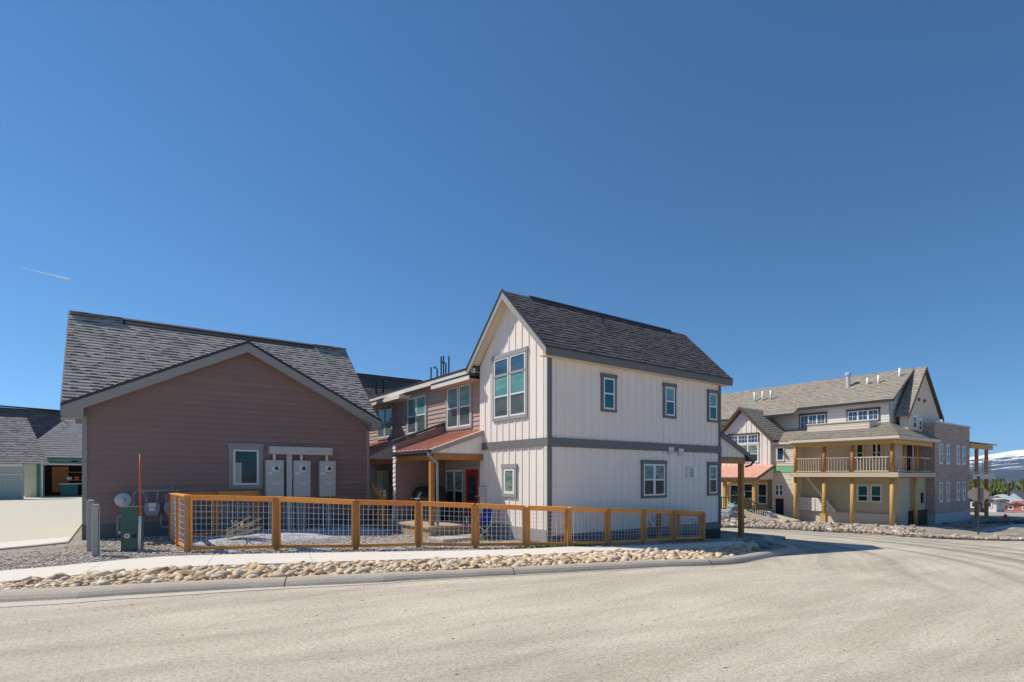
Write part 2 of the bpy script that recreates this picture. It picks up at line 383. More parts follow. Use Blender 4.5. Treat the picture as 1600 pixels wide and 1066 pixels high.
def clip(poly, ax, val, sgn):
    out = []; n = len(poly)
    for i in range(n):
        a, b = poly[i], poly[(i+1) % n]; da = (a[ax]-val)*sgn; db = (b[ax]-val)*sgn
        if da >= -1e-9: out.append(a)
        if (da > 1e-9 and db < -1e-9) or (da < -1e-9 and db > 1e-9):
            t = da/(da-db); out.append((a[0]+(b[0]-a[0])*t, a[1]+(b[1]-a[1])*t))
    return out
def tag(o, label=None, cat=None, group=None, kind=None):
    if label: o['label'] = label
    if cat: o['category'] = cat
    if group: o['group'] = group
    if kind: o['kind'] = kind
    return o
def thing(name, loc, label, cat, group=None):
    o = bpy.data.objects.new(name, None); o.empty_display_size = .3; COL.objects.link(o); o.location = loc
    return tag(o, label, cat, group)
def bevel(o, w=.01, seg=2):
    m = o.modifiers.new('bevel', 'BEVEL'); m.width = w; m.segments = seg; m.limit_method = 'ANGLE'; return o
def copy_tree(o, parent=None):
    c = o.copy(); COL.objects.link(c); c.parent = parent
    for ch in list(o.children): copy_tree(ch, c)
    return c

# heights: level up to x = 9, then falling away to the right, then the valley
def hh(x):
    if x < 9: return 0.
    if x < 33.44: return -.045*(x-9)
    if x < 50: return -1.1
    pts = [(50, -1.1), (100, -3.1), (260, -9), (600, -13), (1e6, -13)]
    for (a, za), (b, zb) in zip(pts, pts[1:]):
        if x < b: return za+(zb-za)*(x-a)/(b-a)
BREAKS = [9, 33.44, 50, 100]
def sheet(name, poly, off, mat, thick=0, parent=None, cuts=(), extra=None):
    bm = bmesh.new(); f = bm.faces.new([bm.verts.new((x, y, 0)) for x, y in poly])
    if f.normal.z < 0 or True: bm.normal_update()
    if bm.faces[:][0].normal.z < 0: bmesh.ops.reverse_faces(bm, faces=bm.faces[:])
    for b in list(BREAKS)+list(cuts):
        bmesh.ops.bisect_plane(bm, geom=bm.verts[:]+bm.edges[:]+bm.faces[:], plane_co=(b, 0, 0), plane_no=(1, 0, 0))
    bmesh.ops.triangulate(bm, faces=bm.faces[:])
    for v in bm.verts: v.co.z = hh(v.co.x)+off
    if thick:
        r = bmesh.ops.extrude_face_region(bm, geom=bm.faces[:]); 
        for v in [g for g in r['geom'] if isinstance(g, bmesh.types.BMVert)]: v.co.z -= thick
        bmesh.ops.recalc_face_normals(bm, faces=bm.faces[:])
    me = bpy.data.meshes.new(name); bm.to_mesh(me); bm.free(); me.materials.append(M[mat])
    o = bpy.data.objects.new(name, me); COL.objects.link(o)
    return o

# ------------------------------------------------------------------ the setting
gx = [-9000, -3000, -1000, -300, -100, -50, -20, 0, 9, 20, 33.44, 50, 100, 160, 260, 400, 600, 1000, 3000, 12000]
g = MB()
for i in range(len(gx)-1):
    for j in range(len(gx)-1):
        q = [(gx[i], gx[j]), (gx[i+1], gx[j]), (gx[i+1], gx[j+1]), (gx[i], gx[j+1])]
        g.face([(x, y, hh(x)-.22) for x, y in q])
tag(g.build('ground', 'dirt'), kind='structure')

KB = [(-14, 15.5), (-7, 13.1), (-3.4, 11.85), (-1.39, 11.11), (.16, 10.52), (1.91, 9.93), (3.82, 9.14), (6.03, 8.32), (8.49, 7.45), (9.6, 7.12), (10.7, 6.98), (11.6, 7.1), (12.7, 7.33), (14.2, 7.6), (15.3, 7.85), (15.9, 8.15), (16.5, 8.7), (16.95, 9.4), (17.6, 9.9), (18.6, 10.3), (19.3, 11.2), (19.5, 13), (19.5, 45)]
def offset(pl, d):
    out = []
    for i, p in enumerate(pl):
        a = Vector(pl[max(0, i-1)]); b = Vector(pl[min(len(pl)-1, i+1)]); t = (b-a).normalized(); n = Vector((t.y, -t.x))
        out.append((p[0]+n.x*d, p[1]+n.y*d))
    return out
def dist_kerb(x, y):
    best = 1e9; s = 0; bs = 0
    for a, b in zip(KB, KB[1:]):
        ax, ay = a; dx, dy = b[0]-ax, b[1]-ay; L2 = dx*dx+dy*dy; t = max(0, min(1, ((x-ax)*dx+(y-ay)*dy)/L2)); L = math.sqrt(L2)
        d = math.hypot(x-ax-dx*t, y-ay-dy*t)
        if d < best: best = d; bs = s+L*t
        s += L
    return best, bs
# the road: one sheet with a "track" attribute (distance from the kerb) for the tyre streaks
bm = bmesh.new(); xs = [-15+.6*i for i in range(90)]+[39.5, 42, 46, 50, 58, 70]; xs = sorted([x for x in xs if all(abs(x-b) > .2 for b in (9, 33.44))]+[9, 33.44]); ys = [-14+.6*j for j in range(100)]
grid = [[bm.verts.new((x, y, hh(x)-.09-.0*0)) for y in ys] for x in xs]
for i in range(len(xs)-1):
    for j in range(len(ys)-1): bm.faces.new((grid[i][j], grid[i+1][j], grid[i+1][j+1], grid[i][j+1]))
me = bpy.data.meshes.new('road'); bm.to_mesh(me); bm.free(); me.materials.append(M['asphalt'])
at = me.attributes.new('track', 'FLOAT_VECTOR', 'POINT'); fl = []
C0 = Vector((19.5, 20))
for v in me.vertices:
    x, y = v.co.x, v.co.y; r = math.hypot((x-15.5)*1.0, (y-11)*1.0)
    d, s = dist_kerb(x, y); k = max(0, min(1, (x-11)/9.0)); dd = d*(1-k)+r*k
    fl += [dd, s, k*max(0, min(1, (14.5-r)/3.5))]
at.data.foreach_set('vector', fl); me.update()
road = bpy.data.objects.new('road', me); COL.objects.link(road); tag(road, kind='structure')

# yard (gravel) inside the kerb
yard = offset(KB, -.12)
o = sheet('yard', yard+[(19.4, 45), (-14, 45)], -.035, 'gravel', .1); tag(o, kind='structure')
# kerb: rolled concrete profile swept along its line, with gutter pan
def sweep(name, line, prof, mat, joints=()):
    b = MB(); rows = []
    for i, p in enumerate(line):
        a = Vector(line[max(0, i-1)]); c = Vector(line[min(len(line)-1, i+1)]); t = (c-a).normalized(); n = Vector((t.y, -t.x))
        rows.append([(p[0]+n.x*d, p[1]+n.y*d, hh(p[0])+z) for d, z in prof])
    for r0, r1 in zip(rows, rows[1:]):
        for k in range(len(prof)-1): b.face([r0[k], r0[k+1], r1[k+1], r1[k]])
    o = b.build(name, mat, smooth=True); return o
def dense(pl, step=.45):
    out = []
    n = len(pl)
    for i in range(n-1):
        p0 = Vector(pl[max(0, i-1)]); p1 = Vector(pl[i]); p2 = Vector(pl[i+1]); p3 = Vector(pl[min(n-1, i+2)])
        m = max(1, int((p2-p1).length/step))
        for k in range(m):
            t = k/m; q = .5*((2*p1)+(p2-p0)*t+(2*p0-5*p1+4*p2-p3)*t*t+(3*p1-p0-3*p2+p3)*t**3); out.append((q.x, q.y))
    out.append(tuple(pl[-1])); return out
KD = dense(KB)
segs = []; L = 0
prof = [(-.14, -.16), (-.14, .0), (-.10, .02), (-.02, .032), (.07, .034), (.15, .022), (.21, -.005), (.255, -.045), (.28, -.08), (.30, -.086)]
# joints: leave a narrow gap every ~3.6 m by building the kerb in lengths of one mesh
kerb = MB(); rows = []
for i, p in enumerate(KD):
    a = Vector(KD[max(0, i-1)]); c = Vector(KD[min(len(KD)-1, i+1)]); t = (c-a).normalized(); n = Vector((t.y, -t.x)); w_ = 1.25 if p[0] < 0 else 1.0 if p[0] < 4 else .75
    jit = noise.noise(Vector((p[0]*1.3, p[1]*1.3, 0)))*.012
    rows.append([(p[0]+n.x*d*w_, p[1]+n.y*d*w_, hh(p[0])+z+(jit if z > -.05 else 0)) for d, z in prof])
for k_, (r0, r1) in enumerate(zip(rows, rows[1:])):
    if k_ % 8 == 3:
        r1 = [tuple(Vector(a).lerp(Vector(b), .965)) for a, b in zip(r0, r1)]
    for k in range(len(prof)-1): kerb.face([r0[k], r0[k+1], r1[k+1], r1[k]])
tag(kerb.build('kerb', 'kerb', smooth=True), kind='structure')
gp = MB(); rows = []
for i, p in enumerate(KD):
    if p[0] > 9.8: break
    a = Vector(KD[max(0, i-1)]); c = Vector(KD[min(len(KD)-1, i+1)]); t = (c-a).normalized(); n = Vector((t.y, -t.x)); w_ = 1.25 if p[0] < 0 else 1.0 if p[0] < 4 else .75
    e = max(.03, .30-.05*max(0, p[0]+1))
    rows.append([(p[0]+n.x*d, p[1]+n.y*d, hh(p[0])-.084) for d in (.25*w_, .31*w_+e)])
for r0, r1 in zip(rows, rows[1:]): gp.face([r0[0], r0[1], r1[1], r1[0]])
tag(gp.build('gutter_pan', 'gutterpan'), kind='structure')
# sidewalk slabs
WB = [(-14, 14.6), (-6, 13.75), (-1.7, 13.5), (-.31, 13.72), (.77, 13.85), (1.35, 13.65), (2.76, 12.98), (4.92, 11.75), (7.44, 10.42), (9.2, 9.9), (11, 9.6), (13.3, 9.55), (15.6, 9.62), (16.75, 9.7)]
WF = [(-14, 13.3), (-6, 12.4), (-1.52, 12.12), (-.8, 12.14), (.19, 12.18), (1.21, 12.02), (2.45, 11.5), (4.47, 10.6), (6.97, 9.52), (8.6, 9.08), (10.25, 8.82), (12.29, 8.62), (15.2, 8.83), (16.3, 8.95)]
wb, wf = dense(WB, .4), dense(WF, .4)
def resample(pl, n):
    L = [0]
    for a, b in zip(pl, pl[1:]): L.append(L[-1]+(Vector(b)-Vector(a)).length)
    out = []
    for k in range(n+1):
        t = L[-1]*k/n; i = 0
        while i < len(L)-2 and L[i+1] < t: i += 1
        u = (t-L[i])/(L[i+1]-L[i]); out.append(tuple(Vector(pl[i]).lerp(Vector(pl[i+1]), u)))
    return out
NW = 96; wb, wf = resample(wb, NW), resample(wf, NW)
sw = MB()
for s in range(0, NW, 6):
    for k in range(s, min(s+6, NW)):
        e0 = .03 if k == s else 0; 
        A = Vector(wb[k]).lerp(Vector(wb[k+1]), e0); B = Vector(wf[k]).lerp(Vector(wf[k+1]), e0); Cc = Vector(wf[k+1]); D = Vector(wb[k+1])
        P = lambda p, z: (p.x, p.y, hh(p.x)+z)
        sw.hexa([P(B, -.08), P(Cc, -.08), P(D, -.08), P(A, -.08), P(B, .02), P(Cc, .02), P(D, .02), P(A, .02)])
tag(sw.build('sidewalk', 'walk'), kind='structure')
# driveway apron on the left
o = sheet('driveway', [(-30, 14.5), (-6, 15.6), (-4.0, 16.8), (-2.24, 17.75), (-1.57, 18.1), (-1.0, 18.5), (-.95, 30), (2, 58), (2, 62), (-60, 62), (-60, 14.5)], .0, 'drive', .05)
tag(o, kind='structure')
o = sheet('apron', [(-9, 15.55), (-6, 15.75), (-4.0, 16.9), (-2.24, 17.85), (-1.57, 18.2), (-1.05, 18.6), (-1.0, 20.0), (-2.3, 19.4), (-4.5, 18.2), (-6.6, 17.0), (-9.5, 16.6)], .006, 'walk'); tag(o, kind='structure')
# far side of the street: raised rock bed and dirt lot
FE = [(21.5, 45), (21.5, 22), (22.3, 17.0), (22.9, 15.6), (24.6, 14.6), (26.1, 13.5), (27, 11.9), (27.6, 11.0), (27.8, 9.6), (28.2, 8.7), (29.3, 7.7), (30.4, 7.0), (32.7, 6.3), (38, 5.6), (60, 5.4)]
o = sheet('rock_bed', dense(FE, .8)+[(60, 45)], -.03, 'gravel', .15); tag(o, kind='structure')

# mountain far away and its foothill
m_ = MB(); nx, ny = 110, 60
def mt(a, r):
    # a: along the range, r: 0 near foot .. 1 behind the crest
    x = 1000+r*6600; y = (-1500+a*5600)*(.25+.75*r)
    crest = 85+172*math.exp(-((y/max(.3, r)*.87-1000)/900)**2)
    q = min(1, r*1.14); z = -13+(crest+13)*(q**2.0*.55+q*.45)*(1 if r < .9 else 1-(r-.9)*1.2)
    z += noise.fractal(Vector((x*.0016, y*.0016, 3)), 1, 2, 6)*34*r*r
    return (x, y, z)
for i in range(nx):
    for j in range(ny):
        m_.face([mt(i/nx, j/ny), mt((i+1)/nx, j/ny), mt((i+1)/nx, (j+1)/ny), mt(i/nx, (j+1)/ny)])
mto = m_.build('hills', 'mountain', smooth=True); tag(mto, kind='structure')

# ------------------------------------------------------------------ helpers for facades
def fm(face, c, a, z, o):       # facade coordinates: along, up, out  ('X' wall faces -X at x=c, 'Y' wall faces -Y at y=c)
    return (c-o, a, z) if face == 'X' else (a, c-o, z)
def fbox(mb, face, c, a0, a1, z0, z1, o0, o1):
    p, q = fm(face, c, a0, z0, o0), fm(face, c, a1, z1, o1); return mb.box(*p, *q)
def frame_box(mb, face, c, a0, a1, z0, z1, w, o0, o1):
    a0, a1 = sorted((a0, a1)); z0, z1 = sorted((z0, z1))
    fbox(mb, face, c, a0, a0+w, z0, z1, o0, o1); fbox(mb, face, c, a1-w, a1, z0, z1, o0, o1)
    fbox(mb, face, c, a0+w, a1-w, z0, z0+w, o0, o1); fbox(mb, face, c, a0+w, a1-w, z1-w, z1, o0, o1)
def window(par, face, c, a0, a1, z0, z1, cols=1, rows=(.5,), glasses=('g_blind', 'g_screen'), trim='slate', tw=.09, fmat='vinyl', head=.12, fw=.045, grid=None, thick_mullion=0):
    a0, a1 = sorted((a0, a1)); z0, z1 = sorted((z0, z1))
    t = MB()
    if tw:
        fbox(t, face, c, a0-tw, a0, z0, z1, -.02, .052); fbox(t, face, c, a1, a1+tw, z0, z1, -.02, .052)
        fbox(t, face, c, a0-tw-.02, a1+tw+.02, z1, z1+head, -.02, .062); fbox(t, face, c, a0-tw, a1+tw, z0-tw, z0, -.02, .056)
    else: fbox(t, face, c, a0-.01, a1+.01, z0-.03, z0, -.02, .06)
    W = t.build('window', trim, par)
    f = MB(); cw = (a1-a0)/cols; zs = [z0]+[z0+(z1-z0)*r for r in rows]+[z1]
    for i in range(cols):
        b0, b1 = a0+cw*i+thick_mullion/2*(i > 0), a0+cw*(i+1)-thick_mullion/2*(i < cols-1)
        frame_box(f, face, c, b0, b1, z0, z1, fw, -.01, .048)
        for r in rows: zz = z0+(z1-z0)*r; fbox(f, face, c, b0+fw, b1-fw, zz-.02, zz+.02, -.01, .046)
        if grid:
            gc, gr = grid
            for k in range(1, gc): xx = b0+(b1-b0)*k/gc; fbox(f, face, c, xx-.01, xx+.01, z0+fw, z1-fw, .031, .039)
            for k in range(1, gr): zz = z0+(z1-z0)*k/gr; fbox(f, face, c, b0+fw, b1-fw, zz-.01, zz+.01, .031, .0385)
    fr = f.build('frame', fmat, W)
    for i in range(cols):
        b0, b1 = a0+cw*i+fw*.6, a0+cw*(i+1)-fw*.6
        for j in range(len(zs)-1):
            g_ = MB(); gm = glasses[min(j, len(glasses)-1)] if len(zs) > 2 else glasses[0]
            gm = list(reversed(glasses))[min(j, len(glasses)-1)] if len(zs) > 2 else glasses[0]
            fbox(g_, face, c, b0, b1, zs[j]+.01, zs[j+1]-.01, .0, .033); g_.build('pane', gm, W)
    return W
def battens(mb, face, c, a0, a1, z0f, z1f, step, w=.04, o=.018, start=None):
    a = a0+step*.5 if start is None else start
    while a < a1-.02:
        z0, z1 = z0f(a), z1f(a)
        if z1-z0 > .08: fbox(mb, face, c, a-w/2, a+w/2, z0, z1, -.005, o)
        a += step
def soffit_slab(mb, quad, t=.04):
    n = (Vector(quad[1])-Vector(quad[0])).cross(Vector(quad[2])-Vector(quad[0])).normalized()
    if n.z > 0: n = -n
    mb.prism(quad, n*t)
def roofplane(mb, e0, e1, r1, r0, exp=.14, th=.012):
    # e0,e1 eave ends (left,right), r1,r0 the upper ends; courses parallel to the eave
    e0, e1, r1, r0 = map(Vector, (e0, e1, r1, r0)); U = (e1-e0).normalized(); nn = U.cross(r0-e0 if (r0-e0).length > .1 else r1-e0).normalized()
    if nn.z < 0: nn = -nn
    V = nn.cross(U); 
    if V.z < 0: V = -V
    pts = [(0, 0), ((e1-e0).dot(U), (e1-e0).dot(V)), ((r1-e0).dot(U), (r1-e0).dot(V)), ((r0-e0).dot(U), (r0-e0).dot(V))]
    if (Vector(pts[2])-Vector(pts[3])).length < 1e-4: pts = pts[:3]
    mb.laps(pts, e0, U, V, nn, exp, th)
    # body under the courses
    q = [e0, e1, r1, r0] if len(pts) == 4 else [e0, e1, r1]
    mb.prism(q, -nn*.05)
def vplank(mb, p, q, h, tvec):   # board under the line p-q, vertical height h, extruded by tvec
    p, q = Vector(p), Vector(q); mb.prism([p, q, q-Vector((0, 0, h)), p-Vector((0, 0, h))], tvec)

# ------------------------------------------------------------------ brown garage on the left
G = thing('garage', (3.4, 19.2, 0), 'low brown lap sided garage with a wide front gable and grey shingle roof', 'garage')
gy, gx0, gx1 = 19.2, -.72, 7.47; px_, pz_ = 3.39, 5.62; sl_ = (5.62-3.42)/(3.39+.72)
wl = MB(); poly = [(gx0+.09, .39), (gx1-.09, .39), (gx1-.09, 3.70), (px_, 5.75), (gx0+.09, 3.66)]
wl.laps(poly, (0, gy, 0), (1, 0, 0), (0, 0, 1), (0, -1, 0), .175, .026)
wl.prism([(gx0, gy, 0), (gx1, gy, 0), (gx1, gy, 3.68), (px_, gy, 5.76), (gx0, gy, 3.62)], (0, .12, 0))
for x in (gx0, gx1-.12): wl.box(x, gy+.12, 0, x+.12, 25, 3.45)
wl.box(gx0, 25, 0, gx1, 25.12, 3.4)
wl.build('wall', 'brown', G)
f = MB(); f.box(gx0-.02, gy-.03, -.1, gx1+.02, gy, .37); f.box(gx0-.03, gy-.035, .372, gx1+.03, gy+.01, .395); f.box(gx0-.025, gy, -.1, gx0, 25, .37); f.build('foundation', 'green_found', G)
f = MB(); f.box(gx0-.02, gy-.035, .395, gx0+.09, gy-.0, 3.4); f.box(gx0-.022, gy, .395, gx0-.0, gy+.12, 3.4); f.box(gx1-.09, gy-.035, .395, gx1+.02, gy, 3.4); f.build('corner_board', 'grey', G)
R1 = MB(); ye, ze, yr, zr = 18.88, 3.66, 22.0, 6.86
fU = Vector((1, 0, 0)); fV = Vector((0, yr-ye, zr-ze)).normalized(); fN = Vector((0, -(zr-ze), yr-ye)).normalized()
fL = math.hypot(yr-ye, zr-ze); fv = (5.95-ze)/(zr-ze)*fL
R1.laps([(0, 0), (px_+1.16, fv), (px_+1.16, fL), (0, fL)], (-1.16, ye, ze), fU, fV, fN, .14, .012)
R1.laps([(8.94, 0), (8.74, fL), (px_+1.16, fL), (px_+1.16, fv)], (-1.16, ye, ze), fU, fV, fN, .14, .012)
roofplane(R1, (7.58, 25.2, ze), (-1.16, 25.2, ze), (-1.16, yr, zr), (7.58, yr, zr))
yb = ye+(5.95-ze)/(zr-ze)*(yr-ye)
roofplane(R1, (-1.16, yb, ze), (-1.16, ye, ze), (px_, ye, 5.95), (px_, yb, 5.95)); roofplane(R1, (7.8, ye, ze+.08), (7.8, yb, ze+.08), (px_, yb, 5.95), (px_, ye, 5.95))
R1.build('roof', 'sh_gar', G)
f = MB(); 
for (xa, za, s) in ((-1.16, 3.615, 1), (7.8, 3.70, -1)):
    vplank(f, (xa, ye-.03, za), (px_, ye-.03, 5.91), .27, (0, .035, 0))
f.build('rake_board', 'grey', G)
f = MB()
for (xa, za, s) in ((-1.18, 3.66, 1), (7.83, 3.74, -1)):
    vplank(f, (xa, ye-.045, za+.03), (px_, ye-.045, 6.0), .085, (0, .05, 0))
f.build('drip_edge', 'dark', G)
f = MB(); f.prism([(-1.16, ye-.02, 3.6), (-1.16, ye-.02, 3.27), (gx0+.02, ye-.02, 3.32), (gx0+.02, ye-.02, 3.8)], (0, .34, 0))
f.prism([(7.8, ye-.02, 3.66), (7.66, ye-.02, 3.36), (gx1, ye-.02, 3.34), (gx1, ye-.02, 3.75)], (0, .34, 0))
f.box(-1.19, ye-.02, 3.27, -1.16, yr, 3.30); vplank(f, (-1.19, ye, 3.66), (-1.19, yr, 6.86), .3, (.03, 0, 0)); vplank(f, (7.58, ye+.2, 3.8), (7.56, yr, 6.84), .2, (.03, 0, 0))
f.build('eave_return', 'grey', G)
f = MB(); f.prism([(-1.1, ye, 3.45), (px_, ye, 5.78), (px_, ye, 5.74), (-1.1, ye, 3.41)], (0, .32, 0)); f.prism([(7.7, ye, 3.45), (px_, ye, 5.78), (px_, ye, 5.74), (7.7, ye, 3.41)], (0, .32, 0)); f.build('soffit', 'grey', G)
f = MB(); f.prism([(.2, yr-.20, zr-.175), (.2, yr, zr+.035), (.2, yr+.2, zr-.175), (.2, yr+.2, zr-.22), (.2, yr-.20, zr-.22)], (6.1, 0, 0)); rv_ = f.build('ridge_vent', 'ridge', G)  # vent whose dark strips also stand in for its shadow on the slope
f = MB(); f.prism([(.2, yr-.06, zr-.01), (.2, yr, zr+.055), (.2, yr+.06, zr-.01)], (6.1, 0, 0)); f.build('vent_cap', 'sh_gar', rv_)
f = MB(); f.bar((-1.16, yr, zr+.015), (.2, yr, zr+.015), .26, .03); f.bar((6.3, yr, zr+.015), (7.58, yr, zr+.015), .26, .03); f.build('ridge_cap', 'sh_gar', G)
Wd = window(G, 'Y', gy, 3.02, 3.76, 1.45, 2.57, 1, (), ('g_dark',), trim='grey', tw=.13, head=.2, fw=.055)
f = MB(); fbox(f, 'Y', gy, 3.07, 3.26, 1.5, 2.15, .0, .0345); f.build('blind', 'curtain', Wd)
# electric service on that wall
T = thing('wireway', (5, 19.1, 2.4), 'long horizontal grey metal trough above the three electric meter boxes', 'wireway')
f = MB(); f.box(4.05, 18.93, 2.44, 6.08, 19.17, 2.70); bevel(f.build('trough', 'meter', T), .01)
f = MB(); f.box(4.58, 18.97, -.05, 4.76, 19.15, 2.44); f.box(4.575, 18.962, 1.62, 4.765, 19.15, 2.0); bevel(f.build('riser', 'galv', T), .02)
mlab = ['grey electric meter box nearest the garage window, left of the thick upright conduit', 'grey electric meter box in the middle, just right of the thick upright conduit', 'grey electric meter box farthest from the garage window, near the corner of the wall']
def meterbox(x, lab):
    r = thing('electric_meter', (x, 19.05, 0), lab, 'electric meter', 'electric meter boxes on the garage wall')
    f = MB(); f.box(x-.275, 18.95, 1.02, x+.275, 19.17, 2.25); bevel(f.build('cabinet', 'meter', r), .015)
    f = MB(); f.box(x-.262, 18.941, 1.04, x+.262, 18.949, 1.62); f.box(x-.262, 18.941, 1.64, x+.262, 18.949, 2.23); bevel(f.build('cover', 'meter', r), .004)
    f = MB(); f.lathe((x+.03, 18.945, 1.97), [(.15, 0), (.15, .03), (.125, .045), (.115, .06), (.10, .065)], 20, 'y'); d = f.build('dial', 'whitem', r, True)
    f = MB(); f.box(x-.03, 18.868, 1.93, x+.09, 18.879, 2.01); f.lathe((x+.03, 18.87, 2.03), [(.03, 0), (.03, .012)], 12, 'y'); f.build('register', 'dark', d)
    f = MB(); f.box(x-.24, 18.932, 1.78, x-.08, 18.9405, 1.85); f.box(x-.08, 18.932, 1.46, x+.12, 18.9405, 1.5); f.build('nameplate', 'whitem', r)
    f = MB(); f.lathe((x, 18.94, 1.66), [(.05, 0), (.05, .015)], 12, 'y'); f.build('latch', 'galv', r)
    f = MB(); f.tube((x, 19.07, 2.25), (x, 19.07, 2.44), .045, n=10); f.build('nipple', 'whitem', r)
    f = MB()
    for dx in (-.13, 0, .12): f.tube((x+dx, 19.08, -.03), (x+dx, 19.08, 1.02), .035, n=8)
    f.build('conduit', 'galv', r); return r
m0 = meterbox(4.215, mlab[0])
for x, l in ((5.07, mlab[1]), (5.92, mlab[2])):
    c = copy_tree(m0); c.location.x = x; c['label'] = l
# gas service
T = thing('gas_manifold', (1, 18.95, .3), 'grey gas pipe run with round regulator disc low on the brown garage wall', 'gas pipes')
f = MB(); f.path([(.06, 18.85, -.05), (.06, 18.85, .6), (.42, 18.85, .6), (.42, 18.85, 1.2), (.5, 18.85, 1.31), (1.85, 18.85, 1.31)], .03)
f.path([(1.08, 18.85, .62), (1.08, 18.85, .28), (1.12, 18.85, .25), (1.75, 18.85, .25), (1.75, 18.95, .25)], .028)
for x in (.66, 1.0, 1.34, 1.5): f.tube((x, 18.85, 1.31), (x, 18.85, 1.42 if x == 1.34 else 1.2), .026)
f.build('pipe', 'pipe', T, True)
f = MB(); f.lathe((.18, 18.78, 1.06), [(.10, -.03), (.19, -.015), (.20, .0), (.19, .015), (.10, .04), (.06, .05), (.06, .10)], 18, 'y'); f.build('regulator', 'galv', T, True)
def gasmeter(x, lab):
    r = thing('gas_meter', (x, 18.85, .6), lab, 'gas meter', 'gas meters on the garage wall')
    f = MB(); p = [(x-.19, .88), (x-.16, .98), (x+.16, .98), (x+.19, .88), (x+.19, .72), (x+.12, .58), (x-.12, .58), (x-.19, .72)]
    f.prism([(a, 18.78, b) for a, b in p], (0, .18, 0)); bevel(f.build('body', 'pipe', r), .03, 3)
    f = MB(); f.box(x-.09, 18.755, .84, x+.09, 18.78, .95); f.box(x-.075, 18.757, .73, x+.075, 18.78, .82); bevel(f.build('dial', 'whitem', r), .01)
    f = MB()
    for dx in (-.13, .13): f.tube((x+dx, 18.87, .97), (x+dx, 18.87, 1.22), .024); f.lathe((x+dx, 18.87, 1.12), [(.045, 0), (.045, .06)], 8)
    f.build('fitting', 'pipe', r, True); return r
g0 = gasmeter(.86, 'grey gas meter nearer the round regulator, right of the green pedestal')
c = copy_tree(g0); c.location.x = 1.34; c['label'] = 'grey gas meter partly hidden by the end panel of the wire fence'

# ------------------------------------------------------------------ pedestal, stake, bollards
T = thing('utility_pedestal', (.3, 15.75, 0), 'dark green metal utility pedestal standing in gravel beside a red and white marker stake', 'utility pedestal')
f = MB(); f.hexa([(.10, 15.62, -.03), (.46, 15.52, -.03), (.56, 15.82, -.03), (.2, 15.92, -.03), (.10, 15.62, 1.02), (.46, 15.52, 1.02), (.56, 15.82, 1.02), (.2, 15.92, 1.02)]); bevel(f.build('body', 'pedgreen', T), .015)
D = Vector((.36, -.10, 0)).normalized(); Q = Vector((-.10, -.36, 0)).normalized(); base = Vector((.10, 15.62, 0))
def ped(a0, a1, z0, z1, o):
    p = base+D*a0; q = base+D*a1; n = Q*o
    return [p+Vector((0, 0, z0)), q+Vector((0, 0, z0)), q+Vector((0, 0, z1)), p+Vector((0, 0, z1))], n
f = MB(); f.prism(*ped(.02, .355, .5, 1.0, .012)); f.prism(*ped(.02, .355, .02, .47, .012)); bevel(f.build('cover', 'pedgreen', T), .006)
def disc(c, n, r, t, k=18):
    b = MB(); b.tube(c, Vector(c)+Vector(n)*t, r, r, k); return b
p = base+D*.13+Vector((0, 0, .34)); disc(p+Q*.012, Q, .055, .006).build('sticker', 'whitem', T)
disc(p+Q*.02, Q, .035, .002).build('sticker_centre', plain('pink_print', (.55, .25, .22), .6), T)
p = base+D*.27+Vector((0, 0, .34)); disc(p+Q*.012, Q, .045, .02).build('lock', 'black', T)
f = MB(); f.bar(base-D*.03+Vector((0, 0, .42)), base+D*.0+Vector((0, 0, .42)), .05, .05); f.build('hasp', 'galv', T)
T = thing('marker_stake', (.47, 15.5, 0), 'tall thin marker stake, red above a white tube, beside the green pedestal', 'marker stake')
f = MB(); f.tube((.47, 15.5, .78), (.475, 15.5, 2.25), .022, .018, 10); f.build('rod', 'stakered', T, True)
f = MB(); f.tube((.455, 15.5, -.03), (.47, 15.5, .80), .03, .03, 10); f.build('tube', 'whitem', T, True)
M['bollard'] = paint('weathered_grey_timber', (.42, .40, .36), .15, grain=(9, 9, 1), bump=.5)
def bollard(x, y, s, h, lab):
    r = thing('bollard', (x, y, 0), lab, 'bollard', 'grey square posts in the gravel')
    f = MB(); f.hexa([(x-s, y-s, -.05), (x+s, y-s, -.05), (x+s, y+s, -.05), (x-s, y+s, -.05), (x-s*.98, y-s, h), (x+s*.98, y-s, h), (x+s*.98, y+s, h), (x-s*.98, y+s, h)]); bevel(f.build('post', 'bollard', r), .02)
    f = MB(); f.hexa([(x-s*.98, y-s, h), (x+s*.98, y-s, h), (x+s*.98, y+s, h), (x-s*.98, y+s, h), (x-s*.6, y-s*.6, h+.03), (x+s*.6, y-s*.6, h+.03), (x+s*.6, y+s*.6, h+.03), (x-s*.6, y+s*.6, h+.03)]); f.build('cap', 'bollard', r)
    f = MB(); f.box(x+s-.03, y-s-.006, .05, x+s-.022, y-s, h-.05); f.build('crack', 'dark', r)
    return r
bollard(-.345, 15.12, .072, 1.09, 'grey square bollard standing in front, nearer the sidewalk')
bollard(-.47, 16.3, .075, 1.15, 'grey square bollard half hidden behind the front one')

